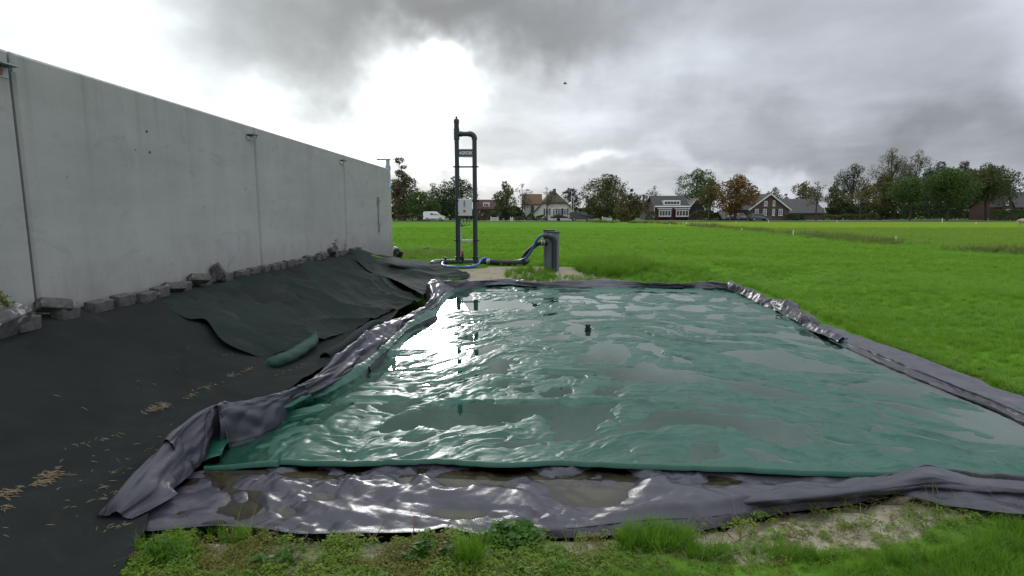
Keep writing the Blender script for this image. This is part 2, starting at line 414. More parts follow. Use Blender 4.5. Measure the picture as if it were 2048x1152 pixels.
M['bark'] = mat('bark', (.075, .062, .05), .9, noise=(3, 4, .6), col2=(.045, .038, .03))
M['bark_pale'] = mat('bark_pale', (.15, .135, .11), .9, noise=(3, 4, .6), col2=(.09, .08, .065))
# ------------------------------------------------------------------ outlines of the basin (pixel marks turned into ground positions)
def pts(l, z=0.0): return np.array([P(*(q if len(q) == 3 else (q[0], q[1], z))) for q in l])
LEFT = pts([(406, 926), (424, 870), (440, 838), (520, 814), (620, 788), (705, 745), (770, 700), (815, 655), (850, 632), (885, 595), (905, 576)], .02)
BACK = pts([(905, 576), (1000, 568), (1100, 570), (1200, 573), (1300, 571), (1400, 573), (1475, 576)], .02)
RIGHT = pts([(2330, 960), (2048, 824), (1900, 766), (1800, 728), (1700, 690), (1640, 662), (1560, 617), (1475, 576)], .02)
FRONT = pts([(406, 926), (520, 924), (700, 929), (850, 923), (1000, 931), (1120, 927), (1280, 934), (1480, 941), (1600, 947), (1760, 950), (1850, 945), (2048, 956), (2330, 985)], .02)
HEM = pts([(200, 1043), (255, 1055), (300, 1060), (430, 1048), (520, 1055), (600, 1066), (740, 1064), (850, 1062), (885, 1052), (960, 1066), (1050, 1056), (1150, 1054), (1300, 1038), (1400, 1036), (1460, 1028), (1550, 1008), (1700, 990), (1800, 962), (1860, 950), (2048, 975), (2330, 1020)], 0.0)
lx = lambda Y: np.interp(Y, LEFT[:, 1], LEFT[:, 0])
rx = lambda Y: np.interp(Y, RIGHT[:, 1], RIGHT[:, 0])
fy = lambda X: np.interp(X, FRONT[:, 0], FRONT[:, 1])
by = lambda X: np.interp(X, BACK[:, 0], BACK[:, 1])
hy = lambda X: np.interp(X, HEM[:, 0], HEM[:, 1])
WALL_A, WALL_B = -4.43, 0.038
wx = lambda Y: WALL_A + WALL_B * np.asarray(Y, float)
tx = lambda Y: np.interp(Y, [2, 3, 4.5, 8, 13, 17], [-2.05, -2.33, -2.55, -2.25, -2.2, -2.0])      # foot of the bank
def ground_z(X, Y):
    X, Y = np.asarray(X, float), np.asarray(Y, float)
    return .2 * sstep(0, 1, np.maximum((Y - 12.9) / 2.8, (X - 5.4) / 3.2))
def bank_z(X, Y):
    X, Y = np.asarray(X, float), np.asarray(Y, float)
    t = np.clip((tx(Y) - X) / (tx(Y) - wx(Y)), 0, 1)
    fall = 1 - sstep(13.8, 17.3, Y + .25 * (X + 3.6))
    prof = .55 * t + .45 * sstep(0, 1, t)
    return ground_z(X, Y) * (1 - t * fall) + .76 * prof * fall
def B(u, v, off=0.0):
    """where the view ray through a pixel meets the bank (raised by off)"""
    d = ray(u, v); lo = None
    ts = np.linspace(.5, 24, 1200) / d[1]
    h = EYE + d[2] * ts - (bank_z(d[0] * ts, d[1] * ts) + off)
    i = np.argmax(h < 0)
    if i == 0: i = len(ts) - 1
    t = ts[i - 1] + (ts[i] - ts[i - 1]) * h[i - 1] / max(h[i - 1] - h[i], 1e-9)
    return d * t + np.array([0, 0, EYE])
def in_basin(X, Y, pad=0.0):
    return (Y > hy(X) - pad) & (Y < by(X) + .25 + pad) & (X > np.interp(Y, [2.5, 4.5, 13.5], [-2.5, -2.75, -2.4]) - pad) & (X < rx(Y) + .45 + pad)

# ------------------------------------------------------------------ ground: one sheet, fine near the basin, coarse to the horizon
DITCH = np.array([P(*q, .2)[:2] for q in [(1180, 444.5), (1330, 447), (1480, 459), (1600, 470.5), (1700, 480), (1800, 489), (1920, 499), (2048, 508), (2400, 536)]])
ditch_y = lambda X: np.interp(X, DITCH[::-1, 0] if DITCH[0, 0] > DITCH[-1, 0] else DITCH[:, 0], DITCH[::-1, 1] if DITCH[0, 0] > DITCH[-1, 0] else DITCH[:, 1])
def sand_amount(X, Y):
    n = fbm(X * 1.3, Y * 1.3, 4, 5)
    a = np.clip(1.25 - np.hypot((X - .15) / 2.6, (Y - 14.6) / 1.5), 0, 1) * 1.5                      # sandy spot behind the basin
    b = (1 - sstep(.18, .5, np.abs(Y - hy(X) + .10))) * sstep(-2.2, -1.9, X) * (.72 + .4 * sstep(1.0, 1.6, X))
    c = (1 - sstep(.0, .5, X - rx(Y) - .35)) * (Y > 3) * (Y < 13) * .35
    d = np.where((Y < 2.9) & (X < .5), .55, 0)
    return np.clip(np.maximum.reduce([a, b, c, d]) + n * .35 - .08, 0, 1)
def build_ground():
    g = lambda a, b, st: np.arange(a, b, st)
    grow = lambda a, st, mx, k=1.13: np.array(list((lambda o: [o.append(o[-1] + st * k ** len(o)) or o[-1] for _ in iter(lambda: o[-1] < mx, False)] and o)([a])))
    xp = grow(9.0, .12, 5000); xn = -grow(6.0, .12, 5000)[::-1]
    xs = np.concatenate([xn, g(-5.9, 8.95, .1), xp]); yp = grow(18.0, .12, 6000); yn = -grow(-1.0, .2, 400)[::-1]
    ys = np.concatenate([yn, g(1.1, 17.95, .1), yp])
    X, Y = np.meshgrid(xs, ys)
    Z = np.where((X < tx(np.clip(Y, 2, 17)) + .05) & (X > wx(Y) - .35) & (Y > -1) & (Y < 18), bank_z(X, Y), ground_z(X, Y))
    Z = Z + np.where((X < wx(Y) - .1) & (Y < 17.4) & (Y > -2), 0.0, 0)
    near = np.exp(-(np.hypot(X, Y - 8) / 40) ** 2)
    Z = Z + fbm(X * .9, Y * .9, 3, 2) * .012 * near - .02
    Z = np.where(in_basin(X, Y, .13), Z - .055, Z)
    inn = in_basin(X, Y, -.04)
    Z = np.where(inn, -.30, Z)
    Z = np.where((np.abs(Y - ditch_y(X)) < 1.0) & (Y > 22) & (X > 8), Z - .25, Z)
    past = sstep(-.6, .6, Y - ditch_y(X)) * sstep(14, 26, X + (Y - 60) * .2) * (Y > 15)
    o = mesh_np("field_ground", np.stack([X, Y, Z], -1).reshape(-1, 3), grid_quads(len(ys), len(xs)), M['field'], attrs={'sand': sand_amount(X, Y), 'pasture': past})
    return tag(o, kind='structure')
def field_extra(nt, b):
    q = NB(nt); v = q.coord()
    far1 = q.noise(q.map(v, (.05, .35, 1), (0, 0, .35)), 1.0, 5, .65)
    far2 = q.noise(q.map(v, (.5, .12, 1), (0, 0, -.25)), .6, 4, .6)
    fine = q.noise(v, 9.0, 5, .7); mid = q.noise(v, 1.1, 5, .6)
    f = q.math('ADD', q.math('MULTIPLY', far1, .4), q.math('ADD', q.math('MULTIPLY', far2, .25), q.math('MULTIPLY', mid, .35)))
    grass = q.mix(q.rng(f, .38, .62), (.112, .245, .028), (.138, .278, .034))
    grass = q.mix(q.rng(fine, .35, .7, 0, .2), grass, (.06, .14, .014))
    past = q.mix(q.rng(f, .36, .64), (.150, .245, .025), (.195, .29, .035))
    past = q.mix(q.rng(q.noise(q.map(v, (.08, .3, 1)), 1.2, 5, .7), .55, .72, 0, .5), past, (.085, .14, .03))
    c = q.mix(q.attr('pasture'), grass, past)
    sn = q.noise(v, 22, 5, .65)
    sand = q.mix(q.rng(sn, .3, .7), (.30, .26, .185), (.45, .40, .30))
    sand = q.mix(q.rng(q.noise(v, 3.5, 6, .7, 1.0), .52, .68, 0, .6), sand, (.13, .11, .075))
    sand = q.mix(q.rng(q.noise(v, 70, 3, .6, 2.0), .62, .72, 0, .7), sand, (.07, .055, .04))
    c = q.mix(q.rng(q.math('ADD', q.attr('sand'), q.math('MULTIPLY', q.math('SUBTRACT', q.noise(v, 6, 5, .7), .5), .5)), .38, .52), c, sand)
    q.put(b.inputs['Base Color'], c)
    h = q.math('ADD', q.math('MULTIPLY', fine, .6), q.math('MULTIPLY', q.noise(v, 40, 3), .3))
    nt.links.new(q.bump(h, .8, .05), b.inputs['Normal'])
M['field'] = mat('field_grass_and_sand', (.07, .2, .02), 1.0, extra=field_extra, spec=.0)
build_ground()

# road in front of the houses, gravel yard strips
def strip(name, y0, y1, x0, x1, z, m):
    xs = np.linspace(x0, x1, 60); V = []
    for x in xs:
        w = .6 * math.sin(x * .05); V += [(x, y0 + w, z), (x, y1 + w, z)]
    Q = [(2 * i, 2 * i + 2, 2 * i + 3, 2 * i + 1) for i in range(59)]
    return tag(mesh_np(name, V, Q, m), kind='structure')
M['asphalt'] = mat('asphalt', (.055, .055, .057), .9, noise=(2, 4, .5), col2=(.08, .08, .08))
M['gravel'] = mat('yard_gravel', (.25, .235, .21), .95, noise=(3, 5, .6), col2=(.16, .15, .13))
M['verge'] = mat('verge_grass', (.05, .085, .022), .95, noise=(.8, 5, .6), col2=(.075, .10, .035), bump=(4, .8, .1))
strip("road", 107.5, 111.5, -75, 190, .245, M['asphalt'])
strip("verge", 103.0, 107.2, -75, 190, .232, M['verge'])
strip("garden_ground", 112.0, 160, -75, 230, .238, M['verge'])
strip("driveway", 112.3, 119, -5, 40, .25, M['gravel'])
strip("driveway", 112.3, 121, 62, 78, .25, M['gravel'])

# ------------------------------------------------------------------ retaining wall of concrete panels
def build_wall():
    T, TOP = .22, 3.06
    ang = math.atan(WALL_B)
    w = tag(empty("retaining_wall", (float(wx(4.9)), 4.9, 0), -ang), "tall wall of smooth pale concrete panels beside the black fabric bank", "wall")
    js = [-4.15, 0.0, 4.13, 8.30, 12.62]
    for a, b in zip(js[:-1], js[1:]):
        g = .013; L = b - a - 2 * g; c = .022; z0, z1 = -.05, TOP
        # front face chamfered on all sides, x = 0 is the face
        m = MB()
        ya, yb = a + g, b - g
        fr = [(0, ya + c, z0), (0, yb - c, z0), (0, yb - c, z1 - c), (0, ya + c, z1 - c)]
        md = [(-c, ya, z0), (-c, yb, z0), (-c, yb, z1), (-c, ya, z1)]
        bk = [(-T, ya, z0), (-T, yb, z0), (-T, yb, z1), (-T, ya, z1)]
        m.add(fr + md + bk, [(0, 1, 2, 3), (1, 5, 6, 2), (2, 6, 7, 3), (3, 7, 4, 0), (5, 9, 10, 6), (6, 10, 11, 7), (7, 11, 8, 4), (9, 8, 11, 10)])
        m.build("concrete_panel", M['concrete'], w)
    for j in js[1:4]:
        MB().box((-.10, j, 1.5), (.10, .05, 3.06)).build("joint_seal", M['black'], w)
    # shelf brackets beside the joints, under the top edge
    for j, col in ((0.0, 'sticker_red'), (4.13, 'tag_pale'), (8.30, 'white')):
        m = MB(); y = j - .16
        m.box((-.004, y, 2.87), (.02, .24, .09)); m.box((.045, y + .06, 2.925), (.10, .16, .012)); m.box((.06, y + .11, 2.90), (.012, .03, .05))
        br = m.build("wall_bracket", M['steel'], w)
        MB().box((.012, y - .02, 2.865), (.008, .15, .05)).build("tag", M[col], br)
        MB().box((.02, y - .03, 2.905), (.03, .12, .02)).build("bracket_slot", M['black'], br)
    for (y, z) in ((1.62, 2.63), (1.64, 2.40)):
        MB().cyl((-.004, y, z), (.004, y, z), .014, 8).build("lifting_hole", M['black'], w)
    # sticker and steel post at the far end
    s = MB().box((.002, 12.42, 2.56), (.006, .26, .28)).build("sticker", M['sticker_blue'], w)
    MB().box((.006, 12.44, 2.58), (.004, .10, .11)).build("sticker_print", M['white'], s)
    m = MB(); m.box((-.05, 12.50, 3.17), (.07, .20, .36)); m.box((-.05, 12.50, 3.10), (.10, .26, .12))
    m.build("clamp_post", M['steel'], w)
    MB().box((-.16, 12.42, 3.34), (.42, .07, .05)).build("post_arm", M['steel'], w)
    return w
build_wall()
def wall_point(y_local, z, out=0.0):
    ang = math.atan(WALL_B); c, s = math.cos(ang), math.sin(ang)
    return np.array([float(wx(4.9)) + out * c + y_local * s, 4.9 - out * s + y_local * c, z])
# coupling rod hanging on the last panel
h = tag(empty("hanging_coupling_rod", wall_point(11.05, 1.35), -math.atan(WALL_B)), "galvanised rod with a ringed lower end hanging on the last concrete panel", "rod")
MB().box((.03, 0, .72), (.05, .11, .20)).box((.06, 0, .72), (.02, .14, .05)).build("rod_head", M['steel'], h)
m = MB(); m.cyl((.03, -.022, .62), (.03, -.022, .10), .012, 8); m.cyl((.03, .022, .62), (.03, .022, .10), .012, 8); m.build("rod_shaft", M['steel'], h)
m = MB(); m.tube([(.03, .05 * math.sin(t) + .02, -.02 - .15 * math.cos(t)) for t in np.linspace(0, 2 * math.pi, 14)], .014, 8, False); m.build("rod_ring", M['steel'], h)
MB().cyl((.03, 0, .12), (.03, 0, .06), .03, 8).build("rod_nut", M['steel'], h)

# ------------------------------------------------------------------ concrete paver bricks along the foot of the wall
BR = (.115, .22, .118)
brick_me = None
def brick(u, v, yaw=0, roll=0, lift=0.0, label="", size=BR, pitch=0, out=0.0):
    p = B(u, v)
    Y = p[1]; x = max(float(wx(Y)) + .075 + out, p[0] - .06)
    z = float(bank_z(x, Y)) + size[2] / 2 + .006 + lift
    o = MB().box((0, 0, 0), size, bev=.007).build("paver_brick", M['paver'])
    o.location = (x, Y, z); o.rotation_euler = Euler((math.radians(pitch), math.radians(roll), math.radians(yaw) - math.atan(WALL_B)))
    return tag(o, label, "brick", "paver bricks along the foot of the wall")
G = "paver bricks along the foot of the wall"
for args in [
    (66, 668, 4, 3, 0, "dark grey brick under the tilted one by the nearest wall joint", BR, 0, .03),
    (94, 640, -18, -26, .10, "smooth grey brick tilted over its neighbour at the nearest wall joint", (.13, .25, .10), -14, .05),
    (147, 646, 6, 5, .0, "plain dark grey brick just right of the tilted brick at the nearest joint", BR, -3),
    (212, 628, 3, 4, 0, "grey brick with a white bloom standing alone under the large concrete panel", (.12, .26, .11)),
    (258, 616, -4, 6, 0, "white stained brick after the lone one under the large concrete panel", BR),
    (283, 606, 2, 0, -.01, "half hidden brick set back before the black sheet's raised corner", (.10, .2, .10)),
    (305, 610, 10, 6, 0, "brick beside a thin white splinter at the raised fabric corner", BR),
    (331, 599, 4, 4, .005, "light topped brick just behind the raised corner of the black fabric", BR),
    (350, 590, -24, -24, .045, "brick lying askew half over another on the black fabric's upper edge", (.12, .25, .09), -6, .04),
    (377, 587, 8, 8, .0, "brick under the long askew one on the fabric's upper edge", BR),
    (385, 574, -22, -30, .075, "brick tipped towards the fabric, below the middle of the large panel", (.12, .24, .10), -8, .03),
    (416, 575, 6, 4, 0, "low brick between the tipped brick and the upright one", BR),
    (434, 566, 20, -28, .07, "brick stood nearly upright before the second wall joint", (.12, .12, .2), 14, .02),
    (455, 564, 4, 4, 0, "pale fronted brick just after the nearly upright one", BR),
    (484, 556, 3, 4, 0, "long dark brick before the second wall joint", (.12, .28, .11)),
    (512, 552, -4, 5, 0, "brick with a white corner directly under the second wall joint", BR),
    (529, 546, 5, 6, 0, "first brick past the second wall joint, white faced", BR),
    (545, 541, -8, 4, 0, "narrow brick second past the second wall joint", (.11, .18, .11)),
    (557, 538, 4, 4, 0, "dark brick in the gap between white faced ones past the second joint", BR),
    (571, 534, -6, 6, 0, "leaning brick with a white streak past the second joint", BR, -8),
    (586, 532, 6, 5, 0, "pale brick just before the dark gap left of the little weed", BR),
    (604, 530, 2, 0, -.01, "dark brick sunk below the little dark weed", BR),
    (621, 528, 8, 8, .015, "whitest brick, standing under the little dark weed", (.14, .24, .13)),
    (636, 522, 0, 0, 0, "small brick wedged under the one lifted beside the weed", (.11, .18, .11)),
    (632, 514, -14, -22, .12, "brick resting on top of two others beside the little weed", (.13, .26, .11), 12),
    (650, 523, 6, 4, .03, "large brick at the top of the fold between two black sheets", (.14, .3, .13), 4),
    (667, 514, 3, 3, 0, "dark brick just past the fabric fold", BR),
    (680, 512, -4, 4, 0, "brick half way between the fabric fold and the third joint", BR),
    (692, 511, 4, 5, 0, "white faced brick right under the third wall joint", BR),
    (707, 507, -5, 4, 0, "brick pair's darker one past the third wall joint", BR),
    (719, 505, 4, 4, 0, "pale brick past the third wall joint, beside the dark one", BR),
    (731, 502, -3, 3, 0, "last but one brick before the row ends at the far black sheet", BR),
    (740, 500, 3, 4, 0, "farthest brick of the row, where the black sheet crests", BR)]:
    brick(*args)
# mossy kerb slab at the left edge of the picture
p = B(16, 672)
slab = MB().box((0, 0, 0), (.14, .52, .24), bev=.012).build("kerb_slab", M['paver'])
slab.location = (float(wx(p[1])) + .16, p[1] - .09, float(bank_z(float(wx(p[1])) + .16, p[1])) + .07); slab.rotation_euler = Euler((math.radians(14), math.radians(24), math.radians(6)))
tag(slab, "thick tilted kerb slab with weeds growing on it, beside the nearest bricks", "slab")

# ------------------------------------------------------------------ black geotextile on the bank
def fabric_noise(amp, fx=2.2, fy=.7, seed=0, fine=.3):
    def d(S, T, G):
        X, Y = G[..., 0], G[..., 1]
        w = fbm(X * 1.1, Y * 1.1, 3, seed + 5) * .35
        n = perlin(Y * fx + w * 1.5 + X * .6, X * fy + w, seed) + .55 * perlin(Y * fx * 2.1 + X * 1.0 + w, X * fy * 1.6, seed + 9)
        return amp * (n + fine * fbm(X * 6, Y * 6, 3, seed + 20)) + amp * .2
    return d
def bank_sheet(name, y0, y1, label, x_in, seed):
    ys = np.linspace(y0, y1, 300); T = np.linspace(0, 1, 110)
    Y = np.repeat(ys[:, None], 110, 1); xo = wx(Y) + .02; xi = x_in(Y); X = xo + (xi - xo) * T[None, :]
    Z = bank_z(X, Y) + .014 + np.abs(.032 * fbm(X * .8, Y * .8, 4, seed)) + .010 * fbm(X * 3.5, Y * 3.5, 3, seed + 3)
    Z += .024 * ridged(X * .9 + Y * .35, Y * .5 - X * .3, seed + 8) ** 4
    o = mesh_np(name, np.stack([X, Y, Z], -1).reshape(-1, 3), grid_quads(300, 110)[:, ::-1], M['geo'])
    return tag(o, label, "ground sheet")
bank_sheet("geotextile_sheet", .3, 13.3, "large flat black ground fabric with straw on it, nearest on the bank", lambda Y: np.interp(Y, [.3, 2.35, 2.8, 3.0, 5, 8, 13.3], [-1.75, -1.83, -1.98, -2.1, -2.15, -1.9, -2.15]), 3)
def BL(rows): return [[B(*q) if len(q) == 3 else B(q[0], q[1], .02) for q in r] for r in rows]
sheet2 = loft("geotextile_sheet", BL([
    [(318, 606, .03), (400, 582, .02), (480, 559), (560, 542), (640, 525), (690, 514, .02)],
    [(372, 636, .05), (440, 608, .03), (530, 584), (610, 563), (690, 540), (738, 532, .0)],
    [(412, 640, .11), (470, 640, .06), (560, 618), (640, 590), (725, 564), (770, 558, .03)],
    [(448, 684, .10), (510, 672, .06), (590, 655), (660, 628), (748, 598), (812, 588, .05)],
    [(520, 716, .02), (590, 700), (655, 680), (735, 648), (800, 618), (846, 602, .04)]]), 150, 260, M['geo2'],
    disp=lambda S, T, G: fabric_noise(.030, 1.5, .6, 31)(S, T, G) * (.35 + .65 * sstep(0, .15, S)) + .075 * ridged(S * 2.2 + T * 1.1, T * 1.2 - S * .8, 41) ** 3 * S + .075 * ridged(S * 3.6 - T * 1.4, T * .9 + S * 1.8, 43) ** 4 * sstep(.1, .4, S), thick=.008)
tag(sheet2, "dark green black fabric with a wavy raised hem on the middle of the bank", "ground sheet")
sheet3 = loft("geotextile_sheet", [
    [B(682, 509, .02), B(722, 501, .03), B(752, 499, .03), B(800, 516, .03), B(840, 521, .03), B(872, 524, .02)],
    [B(712, 520, .06), B(745, 518, .04), B(778, 520, .03), B(818, 529, .03), B(858, 532, .03), B(900, 534, .02)],
    [B(742, 544, .10), B(772, 541, .06), B(800, 541, .05), B(838, 543, .04), B(872, 544, .03), B(925, 543, .02)],
    [B(790, 562, .16), B(812, 560, .09), B(832, 556, .06), B(856, 555, .05), B(882, 553, .03), B(940, 549, .02)],
    [B(846, 590, .14), B(856, 582, .06), B(862, 575, .05), B(872, 566, .04), B(895, 561, .03), B(935, 556, .02)]], 120, 150, M['geo2'],
    disp=lambda S, T, G: fabric_noise(.018, 1.3, .8, 51)(S, T, G) + .03 * ridged(S * 2.0 + T * 1.3, S - T * 1.5, 61) ** 3 * sstep(0, .1, S), thick=.008)
tag(sheet3, "farthest black fabric whose near edge stands up over a dark hollow", "ground sheet")
# rolled flap of fabric along the grey liner
C = np.array([B(650, 716, .045), B(690, 690, .055), B(722, 664, .06), B(748, 649, .055), B(785, 645, .03)])
C = crom(C, 40); R = []
for i, p in enumerate(C):
    t = C[min(i + 1, 39)] - C[max(i - 1, 0)]; t /= np.linalg.norm(t); a = np.cross(t, [0, 0, 1.]); a /= np.linalg.norm(a); b = np.cross(a, t)
    ang = np.linspace(0, 2 * math.pi * 1.25, 34); r = (.062 - .018 * ang / 7.8) * (1 + .08 * math.sin(i * .5)) * (1 - .5 * sstep(30, 40, i))
    R.append(p + np.cos(ang - 1.2)[:, None] * a * r[:, None] * 1.1 + np.sin(ang - 1.2)[:, None] * b * r[:, None])
o = mesh_np("fabric_roll", np.array(R).reshape(-1, 3), grid_quads(40, 34), M['geo2'])
m_ = o.modifiers.new('thickness', 'SOLIDIFY'); m_.thickness = .006
tag(o, "rolled up edge of black fabric lying along the grey liner near the sandbag", "fabric roll")

# ------------------------------------------------------------------ grey liner
liner = tag(empty("grey_liner", (0, 0, 0)), "grey plastic pond liner with folded edges around the green cover", "liner")
def crinkle(a0, f=3.0, seed=0, pleat=0.0, plen=3.0):
    def d(S, T, G):
        X, Y = G[..., 0], G[..., 1]; w = fbm(X * 1.5, Y * 1.5, 4, seed) * .7
        a = a0 * (.30 + 1.1 * sstep(-.4, .5, perlin(X * .9 + 7, Y * .9, seed + 2)))
        return a * (1.25 * crumple(X + w * .15, Y - w * .15, f * 2.1, seed, 6) + .5 * perlin(X * f * .6 + w, Y * f * .6 + w, seed + 4) + .38 * crumple(X, Y, f * 5.5, seed + 7, 4)) + pleat * (crumple(T * plen, S * 2.6, 1.7, seed + 11, 4, .7, math.pi / 2) + .5 * crumple(T * plen * 1.5, S * 3.0, 3.6, seed + 13, 4, 1.0, math.pi / 2))
    return d
def smooth_to_edge(x, y): return 1
def front_strip():
    nc, nr = 720, 110
    xs = -2.36 + (4.6 + 2.36) * np.linspace(0, 1, nc); t = np.linspace(0, 1, nr)
    X = np.repeat(xs[None, :], nr, 0); y0 = hy(X); y1 = np.where(X < -2.05, np.interp(X, [-2.36, -2.05], [3.2, 3.75]), fy(np.maximum(X, -2.05)) + .18)
    Y = y0 + (y1 - y0) * t[:, None]
    u, v = proj(X, Y, 0 * X)
    w = fbm(X * 1.6, Y * 1.6, 4, 70) * .5
    n0 = perlin(X * 1.3 + Y * 1.2 + w, Y * 2.6 - X * .6 + w, 71)
    msk = .2 + .8 * sstep(-.2, .4, perlin(X * 1.3 + 3, Y * 1.8 + 8, 79))
    Z = .018 * n0 + .024 * crumple(X + w * .12, Y * 1.25 - w * .1, 5.0, 72, 7) * (.35 + .65 * msk) + .012 * msk * crumple(X, Y * 1.2, 11.0, 75, 6) + .0015 * fbm(X * 14, Y * 16, 2, 78)
    def blob(cu, cv, ru, rv): return np.exp(-((u - cu) / ru) ** 2 - ((v - cv) / rv) ** 2)
    for (cu, cv, ru, rv, a) in [(440, 950, 70, 25, -.05), (520, 1010, 90, 14, -.03), (950, 948, 120, 20, -.08), (1190, 982, 95, 30, -.10), (1430, 958, 60, 16, -.07), (1560, 965, 130, 10, -.03), (640, 985, 45, 10, -.04),
                                (560, 960, 110, 18, .02), (820, 975, 120, 25, .03), (700, 1030, 120, 18, .02), (1030, 1010, 70, 35, .04), (1080, 950, 90, 14, .03), (1320, 975, 70, 22, .05), (880, 1020, 90, 10, -.03), (760, 1040, 60, 10, -.02), (330, 1030, 60, 18, .01)]:
        Z = Z + .7 * a * blob(cu, cv, ru, rv)
    rise = sstep(1000, 1450, u) * (1 - sstep(.0, .75, t[:, None]))
    Z = Z + .075 * rise
    Z = Z * sstep(-.02, .10, t[:, None]) * (1 - .55 * sstep(.85, 1, t[:, None])) - .035 * sstep(.88, 1, t[:, None]) + .012 * (1 - sstep(0, .06, t[:, None]))
    o = mesh_np("front_apron", np.stack([X, Y, Z - .03 + .012], -1).reshape(-1, 3), grid_quads(nr, nc), M['grey_strip'], liner)
    return X[0], Y[0], Z[0] - .018
def strip_extra(nt, b):
    # mud has settled in the hollows of this sheet, up to the height where water stands
    q = NB(nt); c0 = b.inputs['Base Color'].links[0].from_socket
    s = nt.nodes.new('ShaderNodeSeparateXYZ'); nt.links.new(q.coord(), s.inputs[0])
    lvl = q.math('ADD', s.outputs[2], q.math('MULTIPLY', q.math('SUBTRACT', q.noise(q.coord(), 6, 4), .5), .02))
    c = q.mix(q.rng(lvl, -.052, -.029, .85, 0), c0, (.115, .106, .075)); nt.links.new(c, b.inputs['Base Color'])
M['grey_strip'] = pvc('grey_pvc_front', (.042, .040, .055), (.058, .055, .073), .30, (.10, .09, .085)); strip_extra(M['grey_strip'].node_tree, M['grey_strip'].node_tree.nodes['Principled BSDF'])
ax, ay, az = front_strip()
# standing lip under the right half of the apron's hem
sel = np.where(ax > -.12)[0][::6]
top = [np.array([ax[i], ay[i] + .004, az[i] + .002]) for i in sel]
def lip_foot(p):
    u, v = proj(*p); d = np.interp(u, [1000, 1200, 1400, 1480, 1700, 1860, 2400], [.0, .045, .05, .03, .035, .05, .05]); return np.array([p[0], p[1] - d, -.045])
mid = [np.array([p[0], p[1] - .030 * min(1, max(0, (p[2] + .03) / .06)), (p[2] - .045) * .5 + .012]) for p in top]
loft("hem_lip", [top, mid, [lip_foot(p) for p in top]], 16, 300, M['grey'], liner, crinkle(.006, 5, 80), flip=True)
# muddy water standing on the apron
wpts = []; xs = np.linspace(-2.2, 4.5, 80)
V = [(x, float(hy(x)) + .055, -.031) for x in xs] + [(x, float(fy(x)) + .10, -.031) for x in xs]
o = mesh_np("apron_puddles", V, [(i, i + 1, 81 + i, 80 + i) for i in range(79)], M['muddy']); tag(o, kind='structure')

def edge_ctrl(st, outer=.16):
    """stations of (crest u, v, z, inner u, v, z) -> cross-section rows outer foot .. crest .. inner foot"""
    rows = []
    for i, (cu, cv, cz, iu, iv, iz) in enumerate(st):
        c, n = P(cu, cv, cz), P(iu, iv, iz)
        d = c[:2] - n[:2]; d = d / max(np.linalg.norm(d), 1e-6)
        zb = float(bank_z(c[0] + d[0] * outer, c[1] + d[1] * outer)) if c[0] < 0 else float(ground_z(c[0], c[1]))
        o1 = np.array([c[0] + d[0] * outer, c[1] + d[1] * outer, min(zb - .03, cz - .02)])
        o2 = np.array([c[0] + d[0] * outer * .45, c[1] + d[1] * outer * .45, .35 * o1[2] + .65 * cz + .02])
        m1 = c * .62 + n * .38 + np.array([0, 0, .035]); 
        m2 = c * .28 + n * .72 + np.array([0, 0, .012])
        rows.append([o1, o2, c, m1, m2, n])
    return rows
loft("left_fold", edge_ctrl([(214, 1032, .035, 262, 1040, .012), (238, 990, .12, 352, 990, .05), (285, 935, .18, 350, 975, .05), (328, 890, .22, 368, 962, .02), (350, 868, .235, 385, 945, .0)], .10), 90, 60, M['grey'], liner, crinkle(.007, 2.6, 90, .010, 1.2), thick=.004)
loft("corner_fold", edge_ctrl([(336, 884, .235, 378, 956, -.01), (362, 855, .26, 392, 938, -.01), (398, 828, .28, 402, 928, .0), (425, 812, .30, 410, 905, .02), (436, 808, .29, 424, 862, .05), (452, 806, .275, 448, 830, .12)], .12), 110, 70, M['grey'], liner, crinkle(.009, 2.4, 94, .015, 1.2), thick=.004)
loft("side_fold", edge_ctrl([(436, 809, .285, 436, 834, .15), (520, 799, .235, 520, 815, .13), (600, 770, .21, 622, 788, .08), (665, 722, .20, 703, 744, .04), (705, 690, .20, 740, 722, .03), (748, 655, .20, 778, 695, .02), (790, 638, .16, 815, 656, .02), (830, 622, .13, 842, 640, .02), (856, 605, .17, 862, 622, .03), (866, 588, .22, 878, 606, .03), (860, 566, .26, 890, 590, .03), (872, 558, .26, 910, 580, .03)], .14), 360, 60, M['grey'], liner, crinkle(.013, 2.6, 97, .026, 9.0), thick=.004)
# second thin fold lying inside the left edge
loft("inner_fold", edge_ctrl([(735, 738, .05, 742, 742, .0), (785, 690, .06, 792, 694, .0), (812, 662, .07, 822, 664, .0), (850, 642, .06, 858, 646, .0), (872, 634, .03, 876, 636, .0)], .06), 90, 30, M['grey'], liner, crinkle(.008, 6, 99))
loft("back_fold", edge_ctrl([(862, 560, .26, 888, 574, .03), (905, 562, .20, 920, 574, .03), (960, 563, .14, 962, 572, .03), (1015, 558, .13, 1015, 571, .02), (1070, 564, .11, 1070, 573, .02), (1140, 563, .12, 1140, 574, .02), (1210, 558, .15, 1210, 575, .02), (1290, 566, .11, 1290, 574, .02), (1370, 568, .10, 1370, 575, .02), (1400, 563, .14, 1400, 576, .02), (1440, 564, .17, 1440, 578, .02), (1478, 570, .16, 1470, 582, .02)], .22), 300, 40, M['grey'], liner, crinkle(.012, 2.2, 103, .020, 8.0), thick=.004)
